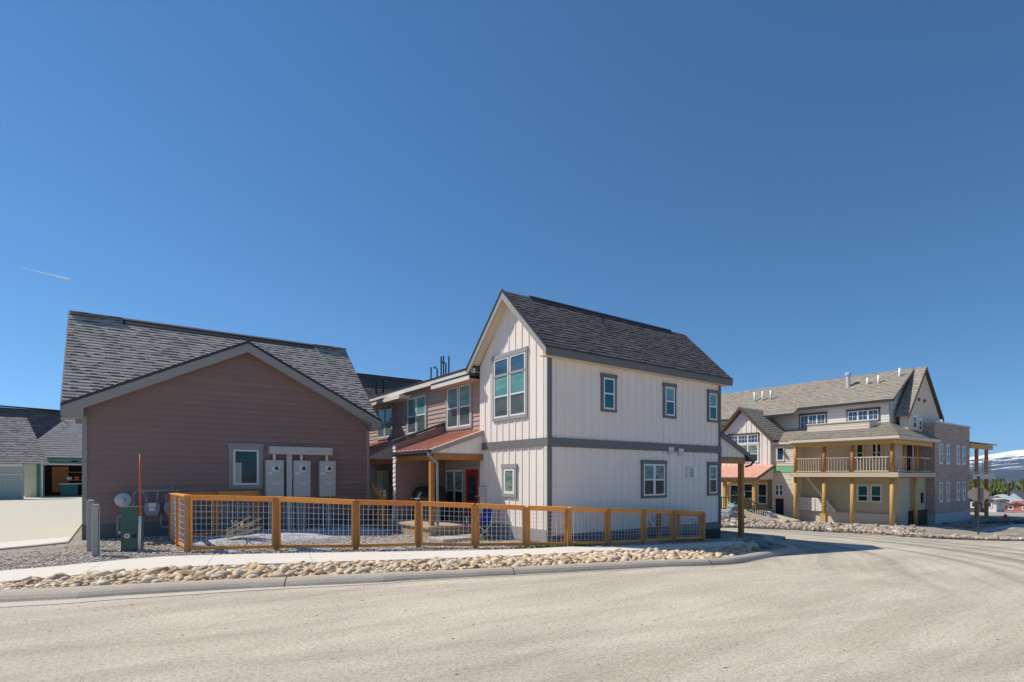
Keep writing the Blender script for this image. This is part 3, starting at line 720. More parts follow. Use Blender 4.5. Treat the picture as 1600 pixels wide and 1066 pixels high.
# ------------------------------------------------------------------ wire fence
FP = [(1.36, 14.68, 0, 1.26), (3.1, 13.82, 0, 1.21), (4.67, 12.82, 0, 1.13), (6.05, 12.26, 0, 1.08), (7.12, 11.34, 0, 1.03), (8.24, 10.76, 0, .97), (9.12, 10.2, 0, .93), (10.43, 10.12, -.05, .86), (11.83, 10.12, -.1, .79), (13.13, 10.12, -.14, .71), (14.55, 10.12, -.2, .61)]
FN = thing('wire_fence', (6, 12, 0), 'low golden cedar fence with brown posts and galvanised wire grid along the sidewalk', 'fence')
f0 = None
def fpost(x, y, z0, z1, s=.055, ang=.35, mat='post'):
    c, sn = math.cos(ang)*s, math.sin(ang)*s; f = MB(); q = [(x-c-sn, y-c+sn), (x+c-sn, y-c-sn), (x+c+sn, y+c-sn), (x-c+sn, y+c+sn)]
    f.hexa([(a, b, z0) for a, b in q]+[(a, b, z1) for a, b in q]); return bevel(f.build('post', mat, FN), .005)
def panel(p, q, wire=True, top=True, sp=.105):
    P0 = Vector((p[0], p[1], 0)); Q0 = Vector((q[0], q[1], 0)); d = (Q0-P0).normalized(); e = .06; A = P0+d*e; B = Q0-d*e
    def at(t, z): return Vector((A.x+(B.x-A.x)*t, A.y+(B.y-A.y)*t, z))
    n = Vector((-d.y, d.x, 0))
    z0a, z0b, z1a, z1b = p[2]+.04, q[2]+.04, p[3]-.06, q[3]-.06
    f = MB(); f.bar(at(0, z1a+.02), at(1, z1b+.02), .05, .085); 
    if top: f.bar(at(-.03, z1a+.08), at(1.03, z1b+.08), .13, .035)
    f.build('top_rail', 'rail', FN)
    f = MB(); f.bar(at(0, z0a+.02), at(1, z0b+.02), .05, .07); f.build('bottom_rail', 'rail', FN)
    f = MB(); f.bar(at(0, z0a+.055)+d*.02, at(0, z1a-.022)+d*.02, .05, .04, (d.x, d.y, 0)); f.bar(at(1, z0b+.055)-d*.02, at(1, z1b-.022)-d*.02, .05, .04, (d.x, d.y, 0)); f.build('stile', 'rail', FN)
    if wire:
        f = MB(); L = (B-A).length; m = max(2, int(round(L/.115))); wr = .0043
        for k in range(1, m): t = k/m; f.tube(at(t, z0a+(z0b-z0a)*t+.05), at(t, z1a+(z1b-z1a)*t-.02), wr, n=4, caps=False)
        h = z1a-z0a; mr = 8
        for k in range(1, mr): t = k/mr; f.tube(at(0, z0a+(z1a-z0a)*t)+n*.008, at(1, z0b+(z1b-z0b)*t)+n*.008, wr, n=4, caps=False)
        f.build('wire_mesh', 'wire', FN)
for i, p in enumerate(FP): fpost(p[0], p[1], p[2]-.06, p[3]-.005 if i else p[3]-.0, ang=.5 if i < 6 else .1)
for p, q in zip(FP, FP[1:]): panel(p, q)
# return towards the garage, and along its wall
RP = [(1.36, 14.68, 0, 1.26), (1.29, 16.1, 0, 1.25), (1.23, 17.55, 0, 1.24), (2.4, 18.2, 0, 1.23), (3.66, 18.75, 0, 1.22)]
for i, p in enumerate(RP[1:]): fpost(p[0], p[1], -.06, p[3]-.005, ang=0)
for k, (p, q) in enumerate(zip(RP, RP[1:])): panel(p, q, wire=k != 2)
# gate bay at the far end
GP = [(12.95, 10.5, -.2, .72), (13.75, 10.45, -.22, .60), (14.7, 10.3, -.24, .58)]
for p in GP: fpost(p[0], p[1], p[2]-.1, p[3]-.01, ang=.1)
for p, q in zip(GP, GP[1:]): panel(p, q, top=False)

# ------------------------------------------------------------------ white gabled house
H = thing('gabled_house', (12.7, 12.4, 0), 'tall narrow cream board and batten house with steep dark shingle roof', 'house')
hx0, hx1, hy0, hy1 = 8.95, 16.41, 10.78, 14.0; hyr, hzr = 12.39, 6.62; ez = 4.86
k_ = (hzr-ez)/(hyr-hy0)
f = MB(); f.prism([(hx0, hy0, -.1), (hx0, hy1, -.1), (hx0, hy1, ez+.15), (hx0, hyr, hzr+.15), (hx0, hy0, ez+.15)], (hx1-hx0, 0, 0))
gz = lambda a: ez+.1+k_*((a-hy0) if a < hyr else (hy1-a))
battens(f, 'X', hx0, hy0+.1, hy1, lambda a: 2.73, gz, .305, start=10.97)
battens(f, 'X', hx0, hy0+.1, hy1, lambda a: .36, lambda a: 2.52, .305, start=10.97)
battens(f, 'Y', hy0, hx0+.12, hx1-.1, lambda a: 2.73, lambda a: ez, .305, start=9.25)
battens(f, 'Y', hy0, hx0+.12, hx1-.1, lambda a: .22, lambda a: 2.50, .305, start=9.25)
f.build('wall', 'cream', H)
f = MB(); fbox(f, 'X', hx0, hy0-.05, hy1, 2.51, 2.72, 0, .05); fbox(f, 'Y', hy0, hx0-.0, hx1+.05, 2.49, 2.72, 0, .055); f.build('belt_trim', 'slate', H)
f = MB(); fbox(f, 'X', hx0, hy0+.0, hy1, .03, .35, 0, .045); f.build('skirt_board', 'grey', H)
f = MB(); fbox(f, 'Y', hy0, hx0, hx1+.04, -.02, .2, 0, .04); f.build('foundation_band', 'slate', H)
f = MB(); fbox(f, 'Y', hy0, hx0, hx1+.03, -.6, -.02, -.01, .025); f.build('foundation', 'darkstone', H)
f = MB(); fbox(f, 'X', hx0, hy0, hy0+.09, .35, 2.51, 0, .04); fbox(f, 'X', hx0, hy0, hy0+.09, 2.72, ez+.05, 0, .04); f.build('corner_board', 'creamtrim', H)
f = MB(); fbox(f, 'Y', hy0, hx0-.04, hx0+.10, .2, 2.49, 0, .042); fbox(f, 'Y', hy0, hx0-.04, hx0+.10, 2.72, ez, 0, .042); fbox(f, 'Y', hy0, hx1-.06, hx1+.04, -.02, 2.49, 0, .048); fbox(f, 'Y', hy0, hx1-.06, hx1+.04, 2.72, ez, 0, .042)
f.build('corner_board', 'slate', H)
oh = .28; rx0, rx1 = hx0-oh, hx1+.3; y0, y1 = hy0-.27, hy1+.27; rz, rez = 6.86, 4.99
f = MB(); roofplane(f, (rx0, y0, rez), (rx1, y0, rez), (rx1, hyr, rz), (rx0, hyr, rz)); roofplane(f, (rx1, y1, rez), (rx0, y1, rez), (rx0, hyr, rz), (rx1, hyr, rz)); f.build('roof', 'sh_dark', H)
f = MB()
for x, t in ((rx0-.03, .03), (rx1, .03)):
    for yy in (y0-.02, y1+.02): vplank(f, (x, yy, rez-.045), (x, hyr, rz-.045), .2, (t, 0, 0))
f.build('rake_board', 'grey', H)
f = MB()
for yy in (y0-.04, y1+.04):
    vplank(f, (rx0-.045, yy, rez), (rx0-.045, hyr, rz+.035), .07, (.05, 0, 0))
f.build('drip_edge', 'dark', H)
f = MB(); f.box(rx0, y0-.03, rez-.24, rx1, y0-.0, rez-.04); f.box(rx0, y1, rez-.24, rx1, y1+.03, rez-.04); f.build('fascia', 'slate', H)
f = MB(); f.box(rx0, y0-.045, rez-.045, rx1, y0-.0, rez-.005); f.build('drip_edge', 'dark', H)
f = MB()
for yy, s in ((y0, 1), (y1, -1)): 
    f.prism([(rx0, yy, rez-.13), (rx0, hyr, rz-.13), (rx0, hyr, rz-.16), (rx0, yy, rez-.16)], (oh+.03, 0, 0))
f.box(rx0, y0, rez-.235, rx1, hy0, rez-.21); f.build('soffit', 'soffit', H)
f = MB(); f.prism([(9.6, hyr-.17, rz-.145), (9.6, hyr, rz+.03), (9.6, hyr+.17, rz-.145), (9.6, hyr+.17, rz-.2), (9.6, hyr-.17, rz-.2)], (6.3, 0, 0)); rv_ = f.build('ridge_vent', 'ridge', H)
f = MB(); f.prism([(9.6, hyr-.05, rz-.005), (9.6, hyr, rz+.05), (9.6, hyr+.05, rz-.005)], (6.3, 0, 0)); f.build('vent_cap', 'sh_dark', rv_)
f = MB(); f.tube((12.05, 11.9, 6.2), (12.05, 11.9, 6.55), .04); f.build('roof_vent', 'dark', H)
f = MB()
W = window(H, 'X', hx0, 11.68, 13.17, 3.40, 5.08, 2, (.36, .71), ('g_blue', 'g_blind', 'g_screen'), trim='grey', tw=.085, head=.12, thick_mullion=.07)
f = MB(); fbox(f, 'X', hx0, 11.68, 13.17, 4.565, 4.635, .03, .053); fbox(f, 'X', hx0, 12.39, 12.46, 3.40, 5.08, .02, .0525); f.build('mullion', 'grey', W)
window(H, 'X', hx0, 12.18, 12.68, 1.24, 1.95, 1, (), ('g_green',), trim='grey', tw=.09, head=.12, fw=.07)
for a0, a1, z0, z1, cols, gl, gh in ((10.91, 11.35, 3.59, 4.46, 1, ('g_teal', 'g_teal'), .1), (13.55, 14.0, 3.58, 4.46, 1, ('g_blind', 'g_teal'), .1), (15.79, 16.22, 3.58, 4.46, 1, ('g_blind', 'g_teal'), .1), (12.56, 13.53, 1.15, 2.09, 2, ('g_green', 'g_dark'), .1), (15.79, 16.22, 1.16, 2.08, 1, ('g_green', 'g_dark'), .1)):
    window(H, 'Y', hy0, a0, a1, z0, z1, cols, (.5,), gl, trim='slate', tw=.075, head=.11)
def hood(x, z):
    f = MB(); f.prism([(x-.09, hy0, z+.1), (x-.09, hy0-.12, z-.05), (x-.09, hy0-.12, z-.1), (x-.09, hy0, z-.1)], (.18, 0, 0)); f.box(x-.12, hy0-.057, z-.12, x+.12, hy0-.05, z+.12); f.build('vent_hood', 'creamtrim', H)
hood(13.82, 2.5); hood(14.3, 2.47)
f = MB(); f.box(14.62, hy0-.12, 1.67, 15.02, hy0, 2.0); V_ = bevel(f.build('wall_vent', 'whitem', H), .015)
f = MB()
for k in range(5): f.box(14.66, hy0-.13, 1.71+.055*k, 14.84, hy0-.12, 1.735+.055*k)
f.build('louvre', 'dark', V_)
for x in (12.95, 15.0):
    f = MB(); f.path([(x-.09, hy0-.02, .35), (x-.09, hy0-.16, .35), (x-.09, hy0-.16, .22)], .045); f.path([(x+.09, hy0-.02, .5), (x+.09, hy0-.13, .5), (x+.09, hy0-.13, .3)], .04); f.build('exhaust_pipe', 'whitem', H, True)
f = MB(); fbox(f, 'X', hx0, 13.62, 13.86, 1.12, 1.42, 0, .14); b_ = bevel(f.build('outlet_box', 'meter', H), .02); f = MB(); f.tube((hx0-.03, 13.66, .2), (hx0-.03, 13.66, 1.12), .018); f.build('conduit', 'meter', b_)
# porch roof at the back end
f = MB(); roofplane(f, (18.45, 13.9, 2.40), (18.45, 10.72, 2.40), (16.44, 10.72, 3.22), (16.44, 13.9, 3.22)); f.build('porch_roof', 'sh_dark', H)
f = MB(); vplank(f, (16.44, 10.70, 3.18), (18.46, 10.70, 2.37), .13, (0, .03, 0)); f.box(18.44, 10.70, 2.24, 18.47, 13.9, 2.38); f.build('porch_fascia', 'slate', H)
f = MB(); f.prism([(16.46, 10.80, 3.1), (17.95, 10.80, 2.5), (17.95, 10.80, 2.36), (16.46, 10.80, 2.36)], (0, .06, 0))
for k in range(5): x = 16.66+.26*k; f.box(x, 10.785, 2.36, x+.035, 10.80, 3.08-(x-16.46)*.41)
f.build('porch_gable', 'cream', H)
f = MB(); f.box(16.44, 10.80, 2.16, 18.0, 10.92, 2.34); f.build('porch_beam', 'beam', H); f = MB(); f.box(16.44, 10.775, 2.34, 18.0, 10.93, 2.375); f.build('porch_trim', 'slate', H)
f = MB(); f.box(17.78, 10.80, -.5, 17.93, 10.95, 2.16); f.build('porch_post', 'post', H); f = MB(); f.box(17.78, 13.4, -.5, 17.93, 13.55, 2.3); f.build('porch_post', 'post', H)
f = MB(); f.box(18.47, 10.68, 2.29, 18.56, 13.9, 2.38); f.path([(18.5, 10.74, 2.3), (18.3, 10.76, 2.12), (17.98, 10.77, 2.06)], .035); f.build('gutter', 'dark', H)

# ------------------------------------------------------------------ brown row houses
X0 = 9.1
def rowhouse(y0, y1, lab):
    r = thing('row_house', (11.5, (y0+y1)/2, 0), lab, 'row house')
    f = MB(); f.laps([(-y1, .3), (-y0, .3), (-y0, 5.0), (-y1, 5.0)], (X0, 0, 0), (0, -1, 0), (0, 0, 1), (-1, 0, 0), .15, .024)
    f.box(X0, y0, -.1, 13.8, y1, 5.0); f.build('wall', 'brown_sunlit', r)
    f = MB(); roofplane(f, (8.78, y1, 5.02), (8.78, y0, 5.02), (13, y0, 5.86), (13, y1, 5.86)); f.prism([(13, y0, 5.86), (17, y0, 5.0), (17, y0, 4.95), (13, y0, 5.8)], (0, y1-y0, 0)); f.build('roof', 'sh_dark', r)
    f = MB(); f.box(8.75, y0, 4.84, 8.78, y1, 5.0); f.build('fascia', 'creamtrim', r)
    f = MB(); f.box(8.74, y0, 4.99, 8.79, y1, 5.06); f.build('drip_edge', 'dark', r)
    f = MB(); f.box(8.78, y0, 4.86, X0, y1, 4.885); f.build('soffit', 'brown_sunlit', r)
    return r
def low_eave(r, y0, y1):
    f = MB(); roofplane(f, (8.60, y1, 4.78), (8.60, y0, 4.78), (9.05, y0, 4.86), (9.05, y1, 4.86)); f.build('lower_roof', 'sh_dark', r)
    f = MB(); f.box(8.57, y0, 4.63, 8.60, y1, 4.77); f.build('lower_fascia', 'creamtrim', r)
    f = MB(); f.box(8.56, y0-.01, 4.76, 8.61, y1+.01, 4.81); f.build('drip_edge', 'dark', r); f = MB(); f.box(8.60, y0, 4.64, X0, y1, 4.67); f.build('lower_soffit', 'brown_sunlit', r)
def porch(r, y0, y1, xf, side=True):
    f = MB(); roofplane(f, (xf, y1, 2.48), (xf, y0, 2.48), (9.06, y0, 3.14), (9.06, y1, 3.14), exp=9, th=.004)
    d = Vector((9.06-xf, 0, .66))
    y = y0+.25
    while y < y1-.05: f.bar((xf, y, 2.51), (9.06, y, 3.17), .02, .03); y += .3
    f.build('porch_roof', 'rust', r)
    f = MB(); vplank(f, (xf-.02, y0-.02, 2.475), (9.06, y0-.02, 3.135), .13, (0, .03, 0)); f.build('porch_rake', 'grey', r)
    f = MB(); f.box(xf-.11, y0-.03, 2.38, xf, y1, 2.48); f.box(xf, y0, 2.34, xf+.03, y1, 2.47); f.build('gutter', 'dark', r)
    f = MB(); f.prism([(xf+.12, y0+.04, 2.42), (9.06, y0+.04, 3.0), (9.06, y0+.04, 2.40), (xf+.12, y0+.04, 2.40)], (0, .05, 0))
    x = xf+.3
    while x < 9: f.box(x, y0+.025, 2.40, x+.03, y0+.04, 2.42+(x-xf-.12)*.35); x += .27
    f.build('porch_gable', 'cream', r)
    f = MB(); f.box(xf+.06, y0+.03, 2.375, 9.06, y0+.11, 2.40); f.build('porch_trim', 'grey', r)
    f = MB(); f.box(xf+.1, y0+.045, 2.20, 9.06, y0+.14, 2.372); f.box(xf+.1, y0+.14, 2.20, xf+.2, y1, 2.372); f.build('porch_beam', 'beam', r)
    f = MB(); f.box(xf+.2, y0+.14, 2.35, 9.06, y1, 2.37); f.build('porch_ceiling', 'brown', r)
    f = MB(); f.box(xf-.1, y0-.1, -.05, 9.1, y1, .26); f.build('deck_base', 'deck', r); f = MB(); f.box(xf-.16, y0-.16, .265, 9.1, y1, .32); f.build('deck', 'palewood', r)
U1 = rowhouse(14.0, 20.45, 'brown two storey row house joined to the cream gabled house')
U2 = rowhouse(20.45, 27.5, 'brown two storey row house half hidden behind the corner of the garage')
low_eave(U1, 14.02, 16.45); low_eave(U2, 19.05+1.42, 22.8)
f = MB(); f.box(8.57, 19.0, 4.63, 8.60, 20.44, 4.77); f.box(8.60, 19.0, 4.64, X0, 20.44, 4.78); f.build('lower_fascia', 'creamtrim', U1)
for (a0, a1, u) in ((14.72, 16.22, U1), (17.8, 19.3, U1), (20.75, 22.25, U2)):
    window(u, 'X', X0, a0, a1, 3.33, 4.66, 2, (.48,), ('g_blind', 'g_screen'), trim='grey', tw=.08, head=.1, thick_mullion=.06)
porch(U1, 13.78, 16.38, 7.18); porch(U2, 20.5, 24, 7.75)
f = MB(); f.box(7.20, 13.83, .32, 7.32, 13.95, 2.2); f.build('porch_post', 'beam', U1)
f = MB(); f.path([(7.1, 13.80, 2.4), (7.12, 13.74, 2.28), (7.34, 13.72, 2.12), (7.36, 13.72, .12)], .04); f.path([(7.36, 13.72, .12), (7.28, 13.5, .05)], .04); f.build('downspout', 'grey', U1)
# fin wall between the porches
f = MB(); pr_ = [(7.3, .0), (9.09, .0), (9.09, 3.45), (7.3, 2.78)]
f.laps([(7.34, .25), (9.08, .25), (9.08, 3.42), (7.34, 2.78)], (0, 16.42, 0), (1, 0, 0), (0, 0, 1), (0, -1, 0), .15, .016)
f.prism([(x, 16.42, z) for x, z in pr_], (0, .2, 0)); f.build('fin_wall', 'brown', U1)
f = MB(); f.laps([(-16.62, .2), (-16.42, .2), (-16.42, 2.74), (-16.62, 2.74)], (7.3, 0, 0), (0, -1, 0), (0, 0, 1), (-1, 0, 0), .15, .024); f.build('fin_end', 'creamtrim', U1)
f = MB(); vplank(f, (7.22, 16.38, 2.87), (9.09, 16.38, 3.56), .07, (0, .28, 0)); f.build('fin_cap', 'dark', U1)
def door(r, a0, a1, z1):
    d = MB(); fbox(d, 'X', X0, a0, a1, .33, z1, 0, .03); D_ = d.build('door', 'red', r)
    f = MB(); fbox(f, 'X', X0, a0+.16, a1-.16, .95, z1-.17, .03, .036); f.build('pane', 'g_dark', D_)
    f = MB(); frame_box(f, 'X', X0, a0-.08, a1+.08, .33, z1+.1, .08, -.01, .05); f.build('door_frame', 'grey', r)
    f = MB(); f.tube((X0-.03, a0+.07, 1.1), (X0-.09, a0+.07, 1.1), .03); f.build('handle', 'galv', D_)
door(U1, 14.25, 15.02, 1.93); door(U2, 20.35+.15, 21.05, 1.93)
window(U1, 'X', X0, 15.18, 16.3, .7, 1.92, 2, (.45,), ('g_green', 'g_dark'), trim='grey', tw=.05, head=.06)
window(U2, 'X', X0, 21.15, 22.4, .6, 1.92, 2, (.45,), ('g_green', 'g_dark'), trim='grey', tw=.05, head=.06)
for (x, y, z, h) in ((11, 21.1, 5.4, 1.0), (11, 20.2, 5.4, 1.3), (11, 20.0, 5.4, 1.3), (11, 20.55, 5.4, .85), (11, 19.55, 5.4, 1.2), (11, 19.8, 5.4, .95)):
    f = MB(); f.tube((x, y, z), (x, y, z+h), .032, n=8)
    if h in (.85, .95): f.path([(x, y, z+h-.02), (x-.05, y+.12, z+h+.1), (x-.05, y+.22, z+h+.06)], .028)
    f.build('roof_pipe', 'dark', U1)
# handrail of the second porch steps
T = thing('stair_rail', (7.6, 19.6, 0), 'sloping golden wooden stair rail beside the garage corner, behind the fence', 'stair rail')
f = MB(); f.bar((7.75, 19.9, 1.55), (7.2, 17.3, .95), .06, .12); f.build('handrail', 'rail', T)
f = MB(); f.box(7.2, 17.3, 0, 7.3, 17.4, .95); f.build('rail_post', 'post', T); f = MB(); f.box(7.45, 18.2, 0, 7.55, 18.3, 1.15); f.build('rail_post', 'post', T); f = MB(); f.box(6.9, 16.6, 0, 7.0, 16.7, .95); f.build('rail_post', 'post', T)
T = thing('planter_steps', (7.4, 18, 0), 'weathered wooden entry steps behind the wire fence beside the garage', 'steps')
for k in range(3):
    f = MB(); f.box(7.35+.0*k, 17.0+.35*k, -.05, 9.0, 17.35+.35*k, .12+.14*k); f.build('step', 'deck', T)

# grill under its cover
T = thing('grill', (8.1, 15.8, .32), 'barbecue grill under a black cover on the near porch', 'grill')
f = MB(); pr_ = [(.32, .0), (.34, .72), (.31, .80), (.27, .95), (.15, 1.06), (-.15, 1.06), (-.29, .95), (-.33, .80), (-.34, .72), (-.32, .0)]
f.prism([(8.1+a, 15.05, .34+b) for a, b in pr_], (0, 1.15, 0)); bevel(f.build('cover', 'black', T), .06, 3)
f = MB(); f.box(7.72, 15.6, 1.0, 7.98, 16.25, 1.03); f.bar((7.7, 15.7, 1.02), (7.8, 15.6, 1.22), .03, .03); f.build('side_shelf', 'galv', T)
# blue folding chair
T = thing('folding_chair', (8.35, 12.9, 0), 'blue canvas folding camp chair against the cream house wall', 'chair')
cx, cy = 8.45, 12.95
f = MB(); f.prism([(cx-.02, cy-.25, .38), (cx+.02, cy-.25, .38), (cx+.16, cy-.25, .88), (cx+.12, cy-.25, .88)], (0, .5, 0)); f.build('backrest', 'blue', T)
f = MB(); f.prism([(cx-.45, cy-.25, .42), (cx, cy-.25, .36), (cx, cy-.25, .34), (cx-.45, cy-.25, .40)], (0, .5, 0)); f.build('seat', 'blue', T)
for s in (-.25, .25):
    f = MB(); f.path([(cx+.15, cy+s, .9), (cx, cy+s, .35), (cx-.42, cy+s, .0)], .014); f.path([(cx+.1, cy+s, 0), (cx-.45, cy+s, .42), (cx-.45, cy+s, .6)], .014); f.build('leg', 'galv', T)
    f = MB(); f.bar((cx-.48, cy+s, .6), (cx+.08, cy+s, .64), .06, .02); f.build('armrest', 'blue', T)
# stones and a wash tub shaped planter near the deck
M['slab'] = concrete('flagstone', (.5, .45, .38), .15, 3)
f = MB(); f.box(7.0, 12.75, -.04, 8.3, 13.6, .06); bevel(tag(f.build('stepping_slab', 'slab'), 'flat pale flagstone on the ground in front of the near porch', 'flagstone'), .02)

# ------------------------------------------------------------------ large building across the street
B = thing('apartment_building', (36, 16, -1), 'large tan and white apartment building with log post porches across the street', 'building')
BX = 35.0
f = MB(); f.laps([(-18.9, 1.7), (-12.1, 1.7), (-12.1, 4.2), (-18.9, 4.2)], (BX, 0, 0), (0, -1, 0), (0, 0, 1), (-1, 0, 0), .14, .015)
f.laps([(-19.2, 1.4), (-17.4, 1.4), (-17.4, -.3), (-19.2, -.3)], (BX, 0, 0), (0, -1, 0), (0, 0, 1), (-1, 0, 0), .22, .012)
f.box(BX, 12.1, -1.4, 42, 26, 4.3); f.box(36.2, 12.75, 4.2, 42, 25.8, 5.5); f.build('wall', 'tanlap', B)
f = MB(); f.box(34.75, 12.0, -1.2, 35.02, 17.3, 1.6); f.box(34.9, 17.3, -1.2, 34.99, 18.6, -.35); f.box(34.75, 11.8, -1.2, 38.7, 12.0, 1.62); f.build('stucco_wall', 'stucco', B)
f = MB(); f.box(34.55, 11.95, -1.2, 34.75, 17.4, -.50); f.box(34.5, 11.9, -.50, 34.76, 17.42, -.42); f.build('stem_wall', 'tanlap', B)
NX = 33.75
f = MB(); f.box(NX, 17.05, -1.4, 35.2, 18.42, 3.72); f.laps([(-18.42, 2.36), (-17.05, 2.36), (-17.05, 3.7), (-18.42, 3.7)], (NX, 0, 0), (0, -1, 0), (0, 0, 1), (-1, 0, 0), .14, .02)
f.laps([(-18.42, -1.2), (-17.05, -1.2), (-17.05, 1.9), (-18.42, 1.9)], (NX, 0, 0), (0, -1, 0), (0, 0, 1), (-1, 0, 0), .3, .012); f.build('side_wall', 'tanlap', B)
f = MB(); f.box(NX-.03, 17.04, 1.94, NX-.005, 18.4, 2.32); f.build('sheathing', 'greensheath', B)
f = MB(); f.laps([(-25.5, 4.1), (-12.75, 4.1), (-12.75, 6.0), (-25.5, 6.0)], (36.1, 0, 0), (0, -1, 0), (0, 0, 1), (-1, 0, 0), .15, .015)
f.laps([(36.1, 4.1), (38.8, 4.1), (38.8, 7.9), (36.1, 6.1)], (0, 12.72, 0), (1, 0, 0), (0, 0, 1), (0, -1, 0), .15, .015)
f.prism([(36.12, 12.75, 4), (36.12, 12.75, 6.05), (39, 12.75, 8.1), (39, 12.75, 4)], (0, 12.8, 0)); f.build('dormer_wall', 'whitelap', B)
f = MB(); roofplane(f, (35.75, 17.8, 6.1), (35.75, 12.45, 6.1), (39, 12.45, 8.22), (39, 17.8, 8.22), exp=.2, th=.02)
roofplane(f, (35.2, 26.5, 5.741), (35.2, 17.8, 5.741), (39, 17.8, 8.22), (39, 26.5, 8.22), exp=.2, th=.02)
roofplane(f, (41.9, 11.85, 5.3), (41.9, 26.5, 5.3), (39, 26.5, 8.22), (39, 11.85, 8.22), exp=.4)
roofplane(f, (36.25, 12.5, 5.15), (36.25, 11.85, 5.15), (39, 11.85, 8.22), (39, 12.5, 8.22), exp=.2); f.build('roof', 'sh_tan', B)
f = MB(); f.box(35.72, 12.42, 5.96, 35.76, 17.8, 6.08); f.build('fascia', 'dark', B); f = MB(); f.box(35.17, 17.8, 5.6, 35.2, 26.5, 5.73); f.build('fascia', 'dark', B)
f = MB(); vplank(f, (35.72, 12.42, 6.08), (39, 12.42, 8.2), .12, (0, .03, 0)); f.build('rake_board', 'slate', B)
M['browntrim'] = paint('dark_brown_trim', (.12, .075, .06), .1)
for e in ((36.2, 5.12), (41.95, 5.28)):
    f = MB(); vplank(f, (e[0], 11.83, e[1]), (39, 11.83, 8.22), .2, (0, .04, 0)); f.build('rake_board', 'browntrim', B)
f = MB(); f.laps([(36.5, 4.3), (41.6, 4.3), (41.6, 5.3), (39, 7.95), (36.5, 5.3)], (0, 11.98, 0), (1, 0, 0), (0, 0, 1), (0, -1, 0), .15, .015); f.prism([(36.5, 11.98, 4), (41.6, 11.98, 4), (41.6, 11.98, 5.3), (39, 11.98, 8.0), (36.5, 11.98, 5.3)], (0, .4, 0)); f.build('gable_wall', 'tanlap', B)
for x in (38.0, 38.9): f = MB(); f.box(x, 11.93, 6.1, x+.25, 11.97, 6.28); f.build('gable_vent', 'browntrim', B)
window(B, 'Y', 11.98, 37.2, 37.7, 4.5, 5.15, 1, (.5,), ('g_dark', 'g_dark'), 'whitelap', .06); window(B, 'Y', 11.98, 38.1, 38.5, 4.4, 5.0, 1, (.5,), ('g_dark', 'g_dark'), 'whitelap', .06)
window(B, 'X', 36.1, 16.25, 17.8, 4.72, 5.62, 3, (), ('g_blue',), 'browntrim', .07, grid=(2, 2))
window(B, 'X', 36.1, 13.3, 14.95, 5.02, 5.62, 3, (), ('g_blue',), 'browntrim', .07, grid=(2, 2))
window(B, 'X', 36.1, 22.0, 23.4, 4.6, 5.3, 2, (), ('g_blue',), 'browntrim', .07, grid=(2, 2))
f = MB(); f.laps([(-16.75, 4.45), (-13.3, 4.45), (-13.3, 4.87), (-16.75, 4.87)], (34.8, 0, 0), (0, -1, 0), (0, 0, 1), (-1, 0, 0), .14, .012)
f.box(34.8, 13.3, 4.3, 35.9, 16.75, 4.87); f.prism([(34.8, 13.28, 4.2), (36.9, 12.7, 4.2), (36.9, 12.7, 4.6), (34.8, 13.28, 4.87)], (0, .3, 0)); f.build('parapet', 'tanlap', B)
f = MB(); f.box(34.74, 13.24, 4.87, 35.9, 16.8, 4.92); f.build('parapet_cap', 'tanlap', B)
# porch roof (hipped at the corner), fascia
pz = 3.84
f = MB(); roofplane(f, (32.6, 16.7, pz), (32.6, 11.1, pz), (36.1, 12.72, 4.8), (36.1, 16.7, 4.8), exp=.18, th=.02)
roofplane(f, (32.6, 11.1, pz), (38.7, 11.1, pz), (38.7, 12.72, 4.8), (36.1, 12.72, 4.8), exp=.18, th=.02)
roofplane(f, (33.6, 19.2, pz), (33.6, 16.7, pz), (36.1, 16.7, 4.75), (36.1, 19.2, 4.75), exp=.18, th=.02); f.build('porch_roof', 'sh_tan', B)
f = MB(); f.box(32.57, 11.07, pz-.16, 32.6, 16.75, pz-.02); f.box(32.6, 11.07, pz-.16, 38.7, 11.1, pz-.02); f.box(33.57, 16.75, pz-.16, 33.6, 19.2, pz-.02); f.build('porch_fascia', 'tanlap', B)
f = MB(); f.box(32.9, 11.4, 3.42, 33.1, 16.6, 3.62); f.box(33.1, 11.4, 3.42, 38.5, 11.6, 3.62); f.build('porch_beam', 'log', B)
f = MB(); f.box(32.62, 11.12, 3.64, 38.6, 16.7, 3.68); f.build('porch_ceiling', 'tanlap', B)
f = MB(); f.box(32.75, 11.2, 1.72, 38.15, 16.75, 1.9); f.build('deck', 'tanlap', B)
f = MB(); f.box(32.70, 11.15, 1.66, 32.75, 16.8, 1.88); f.box(32.75, 11.15, 1.66, 38.15, 11.2, 1.88); f.build('deck_edge', 'palewood', B)
for (x, y) in ((33, 16.57), (33, 14.93), (33, 13.44), (33, 11.53), (36.4, 11.6)):
    f = MB(); f.tube((x, y, -1.2), (x, y, 1.66), .115, .105, 12); f.build('post', 'log', B, True)
for (x, y) in ((33, 16.57), (33, 14.93), (33, 13.44), (33, 11.53), (34.6, 11.5), (36.3, 11.5)):
    f = MB(); f.tube((x, y, 1.9), (x, y, 3.42), .10, .09, 12); f.build('post', 'beam', B, True)
f = MB(); f.box(32.85, 14.8, -1.2, 33.15, 15.1, -.45); f.build('pier', 'log', B)
def railing(p, q, z, h, mat='palewood', step=.14, post=None, name='railing'):
    p = Vector((*p, z)) if len(p) == 2 else Vector(p); q = Vector((*q, z)) if len(q) == 2 else Vector(q); f = MB(); u = Vector((0, 0, 1)); L = (q-p).length
    f.bar(p+u*h, q+u*h, .07, .06); f.bar(p+u*.1, q+u*.1, .05, .06); n = int(L/step)
    for k in range(1, n): a = p.lerp(q, k/n); f.bar(a+u*.1, a+u*h, .035, .035)
    return f.build(name, mat, B)
